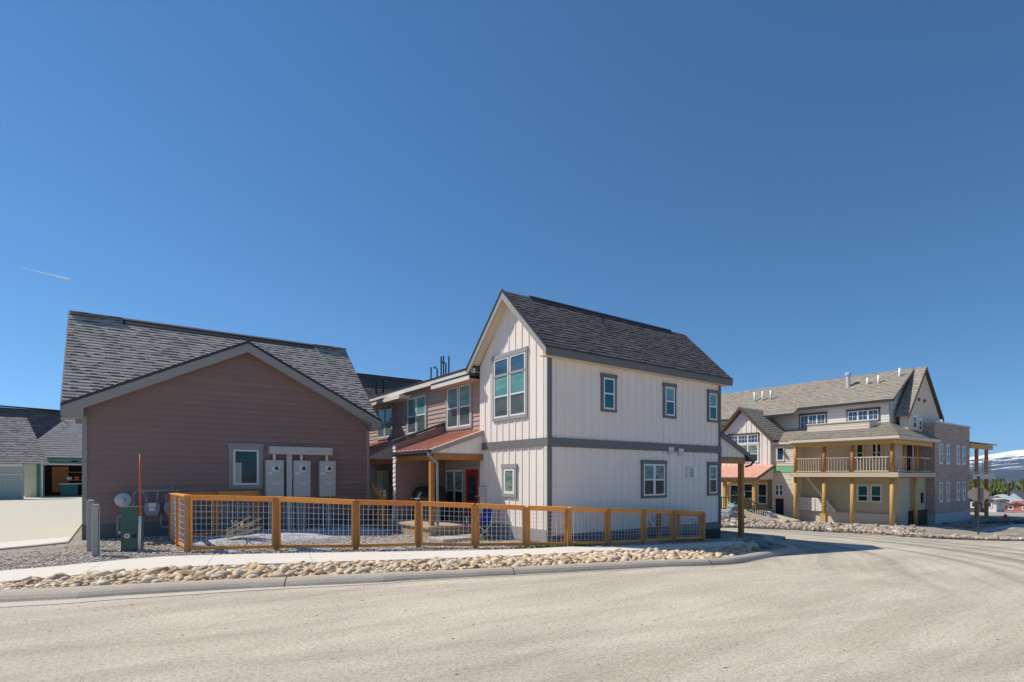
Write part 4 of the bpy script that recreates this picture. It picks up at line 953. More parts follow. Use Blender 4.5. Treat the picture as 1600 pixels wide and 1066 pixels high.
for a, b in ((16.45, 15.05), (14.8, 13.56), (13.3, 11.65)): railing((32.9, a), (32.9, b), 1.88, .85)
railing((33.1, 11.4), (34.5, 11.4), 1.88, .85, step=.3); railing((34.7, 11.4), (36.2, 11.4), 1.88, .85, step=.45); railing((36.4, 11.4), (38.1, 11.4), 1.88, .85, step=.6)
for y0_, y1_, z0, z1, c in ((13.67, 14.03, 2.6, 3.6, 1), (12.75, 13.23, 2.6, 3.6, 2)):
    window(B, 'X', BX, y0_, y1_, z0, z1, c, (.45,), ('g_dark', 'g_dark') if z0 < 2 else ('g_green' if c == 0 else 'g_dark', 'g_dark'), 'tanvinyl', .07, fmat='whitem')
window(B, 'X', 34.75, 13.33, 13.87, .26, 1.18, 1, (.35,), ('g_teal', 'g_dark'), 'tanvinyl', .07); window(B, 'X', 34.75, 12.66, 13.18, .26, 1.18, 1, (.35,), ('g_teal', 'g_dark'), 'tanvinyl', .07)
window(B, 'X', NX, 17.66, 18.1, 2.68, 3.5, 1, (), ('g_dark',), 'tanvinyl', .05, fmat='whitem'); window(B, 'X', NX, 17.7, 18.2, .48, 1.17, 2, (.5,), ('g_dark', 'g_dark'), 'tanvinyl', .05, fmat='whitem')
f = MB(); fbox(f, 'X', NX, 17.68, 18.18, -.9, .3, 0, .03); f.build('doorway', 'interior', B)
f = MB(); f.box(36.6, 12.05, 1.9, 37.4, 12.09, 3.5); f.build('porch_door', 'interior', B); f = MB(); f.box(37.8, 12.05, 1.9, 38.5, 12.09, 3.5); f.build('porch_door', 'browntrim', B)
f = MB(); f.box(36.0, 11.7, -1.2, 38.6, 11.78, -.25); f.build('low_wall', 'darkstone', B)
f = MB(); f.box(37.9, 11.72, .15, 38.1, 11.8, .75); f.build('wall_lamp', 'black', B)
# diagonal stair under the deck
f = MB(); f.bar((34.3, 16.5, 1.6), (34.3, 14.9, -.4), .12, .14); f.build('stair_stringer', 'tanlap', B)
f = MB(); f.prism([(34.4, 17.2, .4), (34.4, 16.5, .4), (34.4, 15.5, .35), (34.4, 15.0, -.4), (34.4, 17.2, -.4)], (.1, 0, 0))
for y in (15.3, 15.7, 16.1, 16.5, 16.9): f.box(34.37, y, -.38, 34.4, y+.05, .36)
f.build('stair_panel', 'whitelap', B)
# front gable wing
WX = 33.5
f = MB(); yc = 20.3; f.prism([(WX, 18.4, 2.3), (WX, 22.2, 2.3), (WX, 22.2, 4.1), (WX, yc, 6.0), (WX, 18.4, 4.1)], (3.2, 0, 0)); f.box(34.3, 18.9, -1.3, 36.5, 22.2, 2.3)
y = 18.6
while y < 22.1: 
    zt = 4.05+min(y-18.4, 22.2-y); fbox(f, 'X', WX, y, y+.05, 2.35, zt, -.01, .025); y += .36
f.build('wing_wall', 'cream', B)
f = MB(); roofplane(f, (36.9, 18.05, 3.98), (33.15, 18.05, 3.98), (33.15, yc, 6.25), (38.2, yc, 6.25), exp=.2, th=.02) if False else roofplane(f, (33.15, 18.05, 3.98), (36.3, 18.05, 3.98), (36.3, yc, 6.25), (33.15, yc, 6.25), exp=.2, th=.02)
roofplane(f, (36.3, 22.55, 3.98), (33.15, 22.55, 3.98), (33.15, yc, 6.25), (36.3, yc, 6.25), exp=.2, th=.02); f.build('wing_roof', 'sh_tan', B)
for yy in (18.03, 22.57):
    f = MB(); vplank(f, (33.12, yy, 3.97), (33.12, yc, 6.27), .2, (.04, 0, 0)); f.build('wing_rake', 'browntrim', B)
f = MB(); f.box(33.2, 18.03, 3.82, 36.3, 18.06, 3.96); f.build('wing_fascia', 'browntrim', B)
window(B, 'X', WX, 19.2, 21.3, 3.85, 4.4, 3, (), ('g_blue',), 'browntrim', .05, grid=(3, 2))
window(B, 'X', WX, 19.2, 20.6, 2.65, 3.75, 2, (.45,), ('g_green', 'g_dark'), 'creamtrim', .05)
f = MB(); roofplane(f, (31.5, 23, 1.62), (31.5, 18.15, 1.62), (33.52, 18.15, 2.42), (33.52, 23, 2.42), exp=9); f.build('copper_roof', 'rust', B)
f = MB(); f.box(31.45, 18.12, 1.5, 31.5, 23, 1.62); f.build('copper_roof_fascia', 'browntrim', B); f = MB(); vplank(f, (31.5, 18.1, 1.62), (33.5, 18.1, 2.4), .12, (0, .04, 0)); f.build('copper_roof_fascia', 'browntrim', B)
f = MB(); f.prism([(31.7, 18.2, 1.5), (33.5, 18.2, 2.2), (33.5, 18.2, 1.5)], (0, .06, 0)); f.build('copper_roof_gable', 'tanlap', B)
f = MB(); f.box(31.7, 18.25, 1.3, 31.85, 23, 1.5); f.build('entry_beam', 'log', B)
for y in (18.4, 20.4, 22.2): f = MB(); f.box(31.7, y, -.4, 31.88, y+.18, 1.3); f.build('entry_post', 'log', B)
f = MB(); f.box(34.2, 18.92, -.6, 34.3, 22.2, 2.2); f.build('entry_wall', 'log', B)
window(B, 'X', 34.2, 19.0, 19.6, -.1, 1.2, 1, (.4,), ('g_dark', 'g_dark'), 'tanvinyl', .06); window(B, 'X', 34.2, 21.0, 21.6, -.3, 1.1, 1, (.5,), ('g_dark', 'g_dark'), 'tanvinyl', .08); window(B, 'X', 34.2, 19.9, 20.6, .2, 1.2, 1, (.5,), ('g_dark', 'g_dark'), 'tanvinyl', .05)
f = MB(); f.box(30.8, 18.3, -1.6, 34.2, 23.5, -.42); f.prism([(30.8, 18.3, -1.3), (30.8, 16.2, -1.3), (30.8, 16.2, -.9), (30.8, 18.3, -.42)], (2, 0, 0)); f.build('terrace', 'stucco', B)
railing((30.85, 23.3, -.42), (30.85, 19.3, -.42), 0, .8, 'dark', .16); railing((30.85, 19.3, .0), (30.85, 17.2, -.95), 0, .75, 'dark', .16)
# roof vents
for (x, y, z, h, r) in ((37.2, 21.6, 7.1, .62, .07), (37.2, 21.0, 7.1, .62, .07), (37.2, 20.4, 7.1, .62, .07), (37.7, 14.5, 7.35, .45, .07), (37.7, 13.9, 7.35, .5, .07), (38.2, 12.95, 7.6, .6, .07)):
    f = MB(); f.tube((x, y, z-.2), (x, y, z+h), r, n=8); f.build('vent_pipe', 'whitem', B, True)
f = MB(); f.tube((37.7, 15.6, 7.2), (37.7, 15.6, 8.1), .12, n=10); f.lathe((37.7, 15.6, 8.1), [(.17, 0), (.17, .16), (.08, .2)], 10); f.build('flue', 'galv', B)
# brick block
K = thing('brick_building', (42, 13, -1.1), 'flat roofed brown brick block with narrow white windows beside the large one', 'building')
kx, ky = 38.7, 11.36
f = MB(); f.box(kx, ky, -.52, 45.07, 17, 4.85); f.build('wall', 'brick', K)
f = MB(); f.box(kx-.02, ky-.03, -1.4, 45.1, 17, -.52); f.build('foundation', 'foundation', K)
f = MB(); f.box(kx-.05, ky-.06, 4.85, 45.12, 17.05, 4.93); f.build('parapet_cap', 'galv', K)
f = MB(); f.box(36.4, 13.3, 4.25, 38.7, 17, 4.86); f.build('wall_return', 'brick', K); f = MB(); f.box(36.35, 13.24, 4.86, 38.7, 17, 4.95); f.build('return_cap', 'browntrim', K)
f = MB(); f.box(41.4, 14.5, 4.9, 44.2, 17, 6.0); f.build('stair_head', 'tanlap', K); f = MB(); f.box(41.35, 14.44, 6.0, 44.25, 17, 6.1); f.build('stair_head_cap', 'browntrim', K)
for a in (39.37, 40.6, 42.45, 43.56):
    for z0, z1 in ((2.45, 3.62), (.19, 1.34)): window(K, 'Y', ky, a, a+.5, z0, z1, 1, (.5,), ('g_teal', 'g_dark'), 'whitem', 0, fw=.07)
f = MB(); roofplane(f, (45.1, 11.2, 3.92), (50.6, 11.2, 3.92), (50.6, 15, 4.4), (45.1, 15, 4.4), exp=.3); f.build('side_porch_roof', 'sh_tan', K)
f = MB(); f.box(45.1, 11.3, 3.55, 50.0, 11.5, 3.85); f.build('side_porch_beam', 'log', K)
f = MB(); f.box(45.1, 11.2, 1.5, 50.0, 14.5, 1.85); f.build('side_deck', 'tanlap', K)
for x in (47.1, 49.3):
    f = MB(); f.tube((x, 11.5, -1.3), (x, 11.5, 1.5), .12, n=10); f.build('side_porch_post', 'post', K); f = MB(); f.tube((x, 11.5, 1.85), (x, 11.5, 3.55), .11, n=10); f.build('side_porch_post', 'post', K)
_B = B; B = K; railing((45.2, 11.3), (46.9, 11.3), 1.85, .9, 'palewood', .3); railing((47.3, 11.3), (49.8, 11.3), 1.85, .9, 'palewood', .3); B = _B

# teal lounge chair on the terrace
T = thing('terrace_chair', (33.2, 19.1, -.4), 'bright teal slatted chair leaning on the terrace beside the stair rail', 'chair')
f = MB()
for k in range(5): f.bar((31.0, 18.75-.0+.09*k, -.2), (31.25, 18.65+.09*k+.15, .75-.04*abs(k-2)), .07, .03)
f.build('backrest', 'teal', T); f = MB(); f.box(30.75, 18.75, -.1, 31.1, 19.2, -.05); f.build('seat', 'teal', T)
for yy in (18.78, 19.15): f = MB(); f.box(30.8, yy, -.42, 30.86, yy+.05, .1); f.build('leg', 'teal', T); f = MB(); f.box(30.75, yy-.03, .1, 31.15, yy+.07, .13); f.build('armrest', 'teal', T)

# ------------------------------------------------------------------ street sign seen from behind
T = thing('street_sign', (33.47, 8.1, -1.1), 'back of an octagonal road sign on a thin grey pole at the far kerb', 'sign')
f = MB(); f.bar((33.47, 8.1, -1.15), (33.47, 8.1, 1.68), .06, .05); f.build('pole', 'dark', T)
M['signback'] = paint('sign_back_aluminium', (.27, .245, .20), .1, .7)
f = MB(); c8 = Vector((33.52, 8.12, .84)); rr = .34; dv = Vector((-.5, .86, 0)).normalized()
dv = Vector((.24, -.97, 0)).normalized()
f.prism([c8+dv*rr*1.25*math.cos(math.pi/8+k*math.pi/4)+Vector((0, 0, rr*math.sin(math.pi/8+k*math.pi/4))) for k in range(8)], Vector((.02, .005, 0))); f.build('sign_plate', 'signback', T)
f = MB(); f.box(33.4, 8.05, 1.6, 33.54, 8.15, 1.7); f.build('pole_cap', 'black', T)

# ------------------------------------------------------------------ houses left behind
L2 = thing('open_garage', (-3, 60, 0), 'distant garage beyond the driveway, its door open on shelves and boxes', 'garage')
M['sage'] = paint('sage_siding', (.64, .65, .53), .06)
f = MB(); f.box(-5.85, 58, -.1, -4.9, 58.2, 3.0); f.box(-4.9, 58, 2.72, 2, 58.2, 3.0); f.box(2, 58, -.1, 4, 58.2, 3.0); f.box(-5.85, 58.2, -.1, -5.7, 66, 3.0); f.box(3.85, 58.2, -.1, 4, 66, 3.0); f.box(-5.7, 65.9, -.1, 3.9, 66, 3.0); f.build('wall', 'sage', L2)
f = MB(); f.box(-5.84, 57.96, 1.6, -4.93, 58.0, 1.66); f.build('band', 'creamtrim', L2); f = MB(); f.box(-5.84, 57.96, .75, -4.93, 58.0, .81); f.build('band', 'creamtrim', L2)
M['deepteal'] = paint('deep_teal_trim', (.07, .22, .24), .1)
f = MB(); f.box(-5.1, 57.9, -.05, -4.85, 58, 2.8); f.box(-5.1, 57.9, 2.72, 2.2, 58, 2.9); f.box(-6.4, 57.6, 3.0, 4.5, 57.7, 3.2); f.build('door_trim', 'deepteal', L2)
f = MB(); f.box(-4.85, 57.93, 0, -4.72, 58.02, 2.65); f.box(-4.72, 57.93, 2.6, 2.1, 58.02, 2.72); f.build('door_frame', 'whitem', L2)
f = MB(); roofplane(f, (-6.4, 57.6, 3.22), (4.5, 57.6, 3.22), (1.6, 61.5, 7.6), (-2.6, 61.5, 7.6), exp=.25, th=.02); roofplane(f, (-6.4, 66.4, 3.22), (-6.4, 57.6, 3.22), (-2.6, 61.5, 7.6), (-2.6, 61.8, 7.6), exp=.25); f.build('roof', 'sh_pale', L2)
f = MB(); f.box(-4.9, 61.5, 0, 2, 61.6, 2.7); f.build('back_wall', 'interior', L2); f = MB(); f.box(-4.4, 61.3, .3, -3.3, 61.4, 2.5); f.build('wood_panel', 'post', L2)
T = thing('cabinet', (-3, 60, 0), 'blue green workbench cabinet inside the open garage', 'cabinet')
f = MB(); f.box(-3.7, 59.3, .1, -2.6, 59.9, 1.0); f.build('body', 'deepteal', T); f = MB(); f.box(-3.8, 59.2, 1.0, -1.6, 60, 1.07); f.build('worktop', 'whitem', T)
T = thing('storage_shelf', (-3.3, 60.6, 0), 'wooden shelf crowded with boxes in the open garage', 'shelf')
for z in (1.3, 2.0): f = MB(); f.box(-3.6, 60.8, z, -1.6, 61.3, z+.05); f.build('shelf_board', 'beam', T)
for i, (x, c) in enumerate(((-3.4, 'whitem'), (-2.9, 'stakered'), (-2.4, 'pedgreen'))):
    f = MB(); f.box(x, 60.85, 1.35, x+.35, 61.2, 1.62+.05*i); tag(f.build('storage_box', c), ('white', 'small red', 'dark green')[i]+' storage box on the shelf in the open garage', 'box', 'boxes on the garage shelf')
f = MB(); f.box(-2.9, 57.85, 2.86, -2.5, 58, 2.98); f.build('door_lamp', 'black', L2)
L3 = thing('side_garage', (-9, 54, 0), 'sage green garage with grey speckled shingle roof cut by the left edge of the photo', 'garage')
M['vsage'] = paint('sage_vertical_boards', (.42, .50, .46), .05)
f = MB(); f.box(-16, 54, -.1, -5.5, 54.2, 2.4); x = -16
while x < -5.6: f.box(x, 53.97, .0, x+.06, 54, 1.75); x += .3
f.build('wall', 'vsage', L3); f = MB(); f.box(-16, 53.9, 1.78, -5.5, 53.98, 1.88); f.build('band', 'creamtrim', L3); f = MB(); f.box(-16.2, 53.6, 2.38, -5.5, 53.7, 2.6); f.build('fascia', 'creamtrim', L3)
f = MB(); roofplane(f, (-16.2, 53.6, 2.62), (-4.0, 53.6, 2.62), (-5.6, 57.0, 6.25), (-14, 57.0, 6.25), exp=.25, th=.02) ; f.build('roof', 'sh_gar', L3)
L4 = thing('dark_roofed_house', (-9, 75, 0), 'distant house of which only the long charcoal shingle roof shows above the left garages', 'house')
f = MB(); f.box(-20, 74, -.1, 6, 80, 3.5); f.build('wall', 'sage', L4); f = MB(); roofplane(f, (-20.5, 71.8, 3.6), (6, 71.8, 3.6), (6, 75, 8.15), (-10.1, 75, 8.65), exp=.25, th=.02); f.build('roof', 'sh_dark', L4)
f = MB(); f.bar((-9.6, 74.9, 8.75), (5.5, 74.9, 8.25), .4, .12); f.build('ridge_vent', 'ridge', L4); f = MB(); f.prism([(-10.2, 74.9, 8.7), (-10.6, 74.9, 7.8), (-8.2, 74.9, 7.8)], (0, .2, 0)); f.build('dormer_gable', 'deepteal', L4)
L5 = thing('rear_garage', (13, 33, 0), 'rear garage showing only its charcoal shingle roof with two dark pipes behind the row houses', 'garage')
f = MB(); f.box(9, 31.5, -.1, 17.6, 37, 3.5); f.build('wall', 'brown', L5); f = MB(); roofplane(f, (8, 30.4, 4.2), (18.2, 30.4, 4.2), (17.4, 34, 8.12), (8, 34, 8.12), exp=.2, th=.02); f.build('roof', 'sh_dark', L5)
f = MB(); f.bar((9, 34, 8.2), (17, 34, 8.2), .4, .08); f.build('ridge_vent', 'ridge', L5)
for x in (13.3, 13.75): f = MB(); f.tube((x, 32.9, 6.5), (x, 32.9, 7.75), .07); f.build('roof_pipe', 'black', L5)

# ------------------------------------------------------------------ far town
def small_house(x, y, wx, wy, h, rh, wm, rm, lab, name='house'):
    z = hh(x)-.25; r = thing(name, (x, y, z), lab, 'house')
    f = MB(); f.prism([(x-wx/2, y-wy/2, z), (x-wx/2, y+wy/2, z), (x-wx/2, y+wy/2, z+h), (x-wx/2, y, z+h+rh), (x-wx/2, y-wy/2, z+h)], (wx, 0, 0)); f.build('wall', wm, r)
    f = MB()
    for s in (-1, 1):
        a = (x-wx/2-.3, y+s*(wy/2+.4), z+h-.2); b = (x-wx/2-.3, y, z+h+rh+.15); f.prism([a, b, (b[0], b[1], b[2]-.2), (a[0], a[1], a[2]-.2)], (wx+.6, 0, 0))
    f.build('roof', rm, r)
    for k in (-.22, .22): window(r, 'X', x-wx/2, y+wy*k-.22, y+wy*k+.22, z+h*.4, z+h*.75, 1, (), ('g_dark',), 'whitem', .1)
    window(r, 'Y', y-wy/2, x-wx*.25, x-wx*.25+.7, z+h*.4, z+h*.75, 1, (), ('g_dark',), 'whitem', .1)
    return r
def at_px(px, x): 
    t = (px-800)/855.; F = (math.sin(YAW), math.cos(YAW)); R = (math.cos(YAW), -math.sin(YAW)); d = (F[0]+R[0]*t, F[1]+R[1]*t); return x/d[0]*d[1]
M['paleblue'] = paint('pale_blue_siding', (.5, .58, .62), .05); M['roofgrey'] = plain('grey_far_roof', (.16, .16, .17), .8); M['redwall'] = paint('red_orange_siding', (.50, .19, .14), .06); M['tanwall'] = paint('tan_siding', (.5, .42, .3), .06); M['whiteroof'] = plain('snowy_roof', (.7, .7, .7), .8)
small_house(215, at_px(1588, 215), 9, 5.2, 2.4, 2.4, 'paleblue', 'roofgrey', 'distant pale blue gabled house with grey roof before the pines')
small_house(178, at_px(1564, 178), 6, 4.6, 1.9, 1.2, 'tanwall', 'whiteroof', 'distant small tan house with a pale roof left of the utility pole')
small_house(112, at_px(1597, 112), 5, 3.6, 1.15, .35, 'redwall', 'redwall', 'distant low red orange building at the right edge of the photo', 'red_building')
small_house(95, at_px(1544, 95), 4, 2.6, 1.8, .1, 'cream', 'roofgrey', 'distant flat roofed grey building with a dark red door behind the road sign', 'flat_roofed_building')
small_house(85, at_px(1520, 85), 3, 2.2, 1.7, .1, 'browntrim', 'roofgrey', 'distant dark red shed seen between the side porch posts', 'shed')
T = thing('utility_pole', (190, at_px(1576, 190), hh(190)), 'wooden utility pole standing among distant houses at the right edge', 'utility pole')
yp = at_px(1576, 190); f = MB(); f.tube((190, yp, -7), (190, yp, -.3), .3, .22, 8); f.build('pole', 'trunk', T); f = MB(); f.bar((190, yp-1, -.95), (190, yp+1, -.95), .15, .15); f.build('cross_arm', 'trunk', T)
T = thing('fire_hydrant', (45.8, 9.76, -1.1), 'small red fire hydrant on the bare ground in the distance', 'hydrant')
f = MB(); f.lathe((45.8, at_px(1571, 45.8), -1.1), [(.10, 0), (.10, .04), (.07, .05), (.07, .28), (.09, .29), (.09, .32), (.05, .37), (.02, .4)], 12); f.build('body', 'stakered', T, True)
f = MB(); yy = at_px(1571, 45.8); f.tube((45.8, yy-.12, -.88), (45.8, yy+.12, -.88), .035); f.build('outlet', 'stakered', T)
def car(x, px, col, lab):
    y = at_px(px, x); z = hh(x)-.2; r = thing('parked_car', (x, y, z), lab, 'car', 'cars parked in the distance')
    f = MB(); pr_ = [(-2.1, .3), (-2.1, .8), (-1.2, .95), (-.6, 1.4), (.9, 1.4), (1.5, .95), (2.1, .85), (2.1, .3)]
    f.prism([(x, y+a, z+b) for a, b in pr_], (1.7, 0, 0)); bevel(f.build('body', col, r), .08)
    f = MB(); f.prism([(x-.01, y+a, z+b) for a, b in [(-1.1, .97), (-.57, 1.33), (.85, 1.33), (1.35, .97)]], (1.72, 0, 0)); f.build('windows', 'g_dark', r)
    for a in (-1.3, 1.3):
        for b in (0, 1.7): f = MB(); f.tube((x+b-.1, y+a, z+.32), (x+b+.1, y+a, z+.32), .32, n=14); f.build('wheel', 'black', r)
car(150, 1570, 'galv', 'distant silver parked car in front of the utility pole'); car(165, 1590, 'slate', 'distant dark parked car below the red orange building')
f = MB()
for k in range(6): f.box(60+.0*k, at_px(1540, 60)-k*3.2, hh(60)-.25, 60.3, at_px(1540, 60)-k*3.2-3.0, hh(60)+.15)
tag(f.build('concrete_barrier', 'foundation'), 'long low pale concrete barrier across the far dirt lot', 'barrier')
T = thing('lumber_pile', (40, 9.3, -1.1), 'scattered red brown boards lying in the shade beside the brick building', 'lumber')
for k in range(7):
    f = MB(); a = .2+.1*math.sin(k*3); f.bar((41+.4*k, 9.9-.25*k, -1.04+.03*(k % 3)), (44.5+.4*k, 9.4-.3*k-a, -1.04+.03*(k % 3)), .22, .05); f.build('board', 'browntrim', T)

# ------------------------------------------------------------------ rocks
def rock(seed, sub=2, flat=.62, ang=0):
    ang = 1 if flat > .75 else -1
    rnd = random.Random(seed); b = bmesh.new(); bmesh.ops.create_icosphere(b, subdivisions=sub, radius=1)
    sx, sy, sz = rnd.uniform(.75, 1.25), rnd.uniform(.6, .95), rnd.uniform(flat*.75, flat*1.2); off = Vector((rnd.random()*50, seed*3.1, 0))
    for v in b.verts:
        n = noise.noise(v.co*1.1+off)*.55+noise.noise(v.co*2.6+off)*(.28 if ang < 0 else .3); c = v.co*(1+n)
        v.co = Vector((c.x*sx, c.y*sy, c.z*sz))
    V = [v.co.copy() for v in b.verts]; Fc = [tuple(v.index for v in f_.verts) for f_ in b.faces]; b.free(); return V, Fc
def rock_objs(name, mat, n, sub, flat):
    out = []
    for i in range(n):
        V, Fc = rock(i+sub*100, sub, flat); me = bpy.data.meshes.new(name); me.from_pydata(V, [], Fc); me.polygons.foreach_set('use_smooth', [flat < .75]*len(Fc)); me.materials.append(M[mat]); out.append(me)
    return out
def scatter(name, mat, spots, label, cat, group, sub=2, flat=.62, keep=300, stuff_label=None):
    # spots: (x, y, z, size); those that show largest are objects of their own, the rest one "stuff" mesh
    rnd = random.Random(5); ms = rock_objs(name, mat, 14, sub, flat)
    spots = sorted(spots, key=lambda s: -s[3]/math.hypot(s[0], s[1])); big, rest = spots[:keep], spots[keep:]
    for (x, y, z, s) in big:
        o = bpy.data.objects.new(name, rnd.choice(ms)); COL.objects.link(o); o.location = (x, y, z); o.scale = (s, s, s)
        o.rotation_euler = (rnd.uniform(-.35, .35), rnd.uniform(-.35, .35), rnd.uniform(0, 6.28)); tag(o, label, cat, group)
    if rest:
        vs = []; fs = []; protos = [rock(900+i, max(1, sub-1), flat) for i in range(10)]
        for (x, y, z, s) in rest:
            V, Fc = rnd.choice(protos); a = rnd.uniform(0, 6.28); R_ = Matrix.Rotation(a, 3, 'Z') @ Matrix.Rotation(rnd.uniform(-.4, .4), 3, 'X'); i = len(vs)
            vs += [tuple(R_ @ v*s+Vector((x, y, z))) for v in V]; fs += [tuple(i+k for k in t) for t in Fc]
        me = bpy.data.meshes.new(name+'s'); me.from_pydata(vs, [], fs); me.polygons.foreach_set('use_smooth', [flat < .75]*len(fs)); me.materials.append(M[mat])
        o = bpy.data.objects.new(name+'s', me); COL.objects.link(o); tag(o, stuff_label or label, cat, None, 'stuff')
# strip between the kerb and the sidewalk
rnd = random.Random(11); KI = resample(dense(offset(KB[:18], -.2), .3), 220); WI = resample(wf, 220); sp_ = []
def near_y(pl, x):
    for a, b in zip(pl, pl[1:]):
        if a[0] <= x <= b[0] and b[0] > a[0]: return a[1]+(b[1]-a[1])*(x-a[0])/(b[0]-a[0])
    return None
KIs = dense(offset(KB[:20], -.17), .3)
for _ in range(14000):
    x = rnd.uniform(-5.5, 18.0) ; lo = near_y(KIs, x); hi = near_y(wf, x)
    if hi is None: hi = 10.3
    if lo is None or hi-.05 <= lo: continue
    y = rnd.uniform(lo+.03, hi-.07)
    if 13.3 < x and y < lo+.25+(x-13.3)*.25: continue
    s = rnd.choice([.035, .045, .055, .065, .08, .105]) * rnd.uniform(.85, 1.2) * (1.2 if x < 2.5 else .95)
    mid = 1-abs((y-lo)/(hi-lo)-.5)*2
    if any((x-a)**2+(y-b)**2 < (.55*(s+c))**2 for a, b, z_, c in sp_[-1500:]): continue
    sp_.append((x, y, hh(x)-.035+s*.22+mid*.03, s))
scatter('river_rock', 'river', sp_, 'rounded tan river rock in the strip between kerb and sidewalk', 'rock', 'river rocks along the kerb', stuff_label='smaller tan river rocks filling the strip between kerb and sidewalk')
for (x, y, s) in ((12.9, 8.0, .17), (13.9, 8.15, .19)):
    o = bpy.data.objects.new('boulder', rock_objs('boulder', 'river', 1, 3, .8)[0]); COL.objects.link(o); o.location = (x, y, hh(x)+.06); o.scale = (s, s, s*.9)
    tag(o, 'larger tan boulder near the right end of the kerb strip, %s of the pair' % ('left' if x < 13.5 else 'right'), 'boulder')
# pale rocks across the street
sp_ = []; FEp = dense(FE, .3)
def fe_x(y):
    for a, b in zip(FEp, FEp[1:]):
        if b[1] <= y <= a[1] and a[1] > b[1]: return a[0]+(b[0]-a[0])*(a[1]-y)/(a[1]-b[1])
def bank_h(x, y):
    x0_ = fe_x(y); d = max(0, x-(x0_ if x0_ else x)); k = max(0, min(1, (y-8.5)/1.5)); return hh(x)+.17*min(1, d/3.2)*k
bk = MB(); ysb = [7.0+.3*i for i in range(36)]
for ya, yb_ in zip(ysb, ysb[1:]):
    for d0, d1 in ((.12, .8), (.8, 1.6), (1.6, 2.4), (2.4, 3.2), (3.2, 7.5)):
        q = [(fe_x(ya)+d0, ya), (fe_x(ya)+d1, ya), (fe_x(yb_)+d1, yb_), (fe_x(yb_)+d0, yb_)]; bk.face([(x, y, bank_h(x, y)-.02) for x, y in q])
tag(bk.build('bank', 'gravel', smooth=True), kind='structure')
for _ in range(9000):
    y = rnd.uniform(6.3, 21); x0_ = fe_x(y)
    if x0_ is None: continue
    wd = 4.6 if y > 9.5 else 1.6
    x = x0_+abs(rnd.gauss(0, .42))*wd
    if x > 34.3 or (y > 17.6 and x > 30.5): continue
    s = rnd.uniform(.045, .125)*(1.3 if 15 < y < 18 else 1)*(.7 if y < 9 else 1)*(1.6 if rnd.random() < .05 else 1)
    if any((x-a)**2+(y-b)**2 < (.6*(s+c))**2 for a, b, z_, c in sp_[-400:]): continue
    sp_.append((x, y, bank_h(x, y)-.02+s*.3, s))
    if len(sp_) > 1300: break
scatter('pale_rock', 'boulder', sp_, 'pale angular rock in the bed along the far side of the street', 'rock', 'pale rocks across the street', 2, .8, 300, 'small pale rocks in the bed along the far side of the street')
M['blueboulder'] = rockmat('grey_boulder', [(.22, .26, .28), (.3, .33, .35), (.26, .28, .3)], .7)
for i, (x, y, s) in enumerate(((29.5, 18.6, .5), (29.8, 19.5, .55), (29.6, 20.4, .5), (30.2, 19.0, .45), (28.9, 19.3, .4))):
    o = bpy.data.objects.new('grey_boulder', rock_objs('grey_boulder', 'blueboulder', 3, 2, .8)[i % 3]); COL.objects.link(o); o.location = (x, y, hh(x)+.25+(.35 if i == 3 else 0)); o.scale = (s, s, s); o.rotation_euler.z = i*1.3
    tag(o, 'large grey boulder heaped against the terrace wall across the street', 'boulder', 'grey boulders below the terrace')
for i, (x, y, s, mt_, lb) in enumerate(((31.6, 17.8, .45, 'boulder', 'big tan boulder at the foot of the terrace wall by the first log post'), (31.3, 17.2, .5, 'snow', 'rounded white boulder capped with snow beside the first log post'))):
    o = bpy.data.objects.new('tan_boulder' if i == 0 else 'white_boulder', rock_objs('boulder', mt_, 1, 2, .85)[0]); COL.objects.link(o); o.location = (x, y, hh(x)+.2); o.scale = (s, s, s*.9); tag(o, lb, 'boulder')
for i, (x, y, s) in enumerate(((14.6, 8.15, .13), (15.2, 8.7, .17), (15.8, 8.9, .15), (15.5, 9.2, .13), (16.2, 9.3, .16), (14.9, 8.75, .12), (16.5, 9.7, .14), (15.9, 9.5, .12))):
    o = bpy.data.objects.new('dark_rock', rock_objs('dark_rock', 'blueboulder', 4, 2, .8)[i % 4]); COL.objects.link(o); o.location = (x, y, hh(x)+.03); o.scale = (s*1.2, s, s*.8); o.rotation_euler.z = i*1.1
    tag(o, 'dark grey rock in the shade at the rounded end of the kerb', 'rock', 'dark rocks at the kerb corner')
# loose gravel: pebbles over the yard
vs = []; fs = []; protos = [rock(500+i, 1, .7) for i in range(8)]; rg = random.Random(3)
def pebble(x, y, z, s):
    V, Fc = rg.choice(protos); a = rg.uniform(0, 6.28); ca, sa = math.cos(a)*s, math.sin(a)*s; i = len(vs)
    for v in V: vs.append((x+v.x*ca-v.y*sa, y+v.x*sa+v.y*ca, z+v.z*s))
    for t in Fc: fs.append((t[0]+i, t[1]+i, t[2]+i))
def in_yard(x, y):
    if x < -.85 and y > 17.6+(x+2)*.6: return False
    if y > 19.15 and x < 7.5: return False
    if x > 8.9 and 10.75 < y: return False
    if y > 13.7 and x > 7.0: return False
    return True
for _ in range(9500):
    x = rg.uniform(-5, 17); b_ = near_y(wb, x) or 9.7; y = b_+.04+abs(rg.gauss(0, 1.3))
    if in_yard(x, y) and y < 19.1: pebble(x, y, hh(x)-.028, rg.uniform(.014, .034))
for _ in range(3500):
    x = rg.uniform(-.6, 7.5); y = rg.uniform(14.5, 19.1); pebble(x, y, -.028, rg.uniform(.018, .038))
me = bpy.data.meshes.new('gravel'); me.from_pydata(vs, [], fs); me.materials.append(M['pebble']); o = bpy.data.objects.new('gravel', me); COL.objects.link(o); tag(o, 'loose grey and tan gravel behind the sidewalk and under the fence', 'gravel', None, 'stuff')

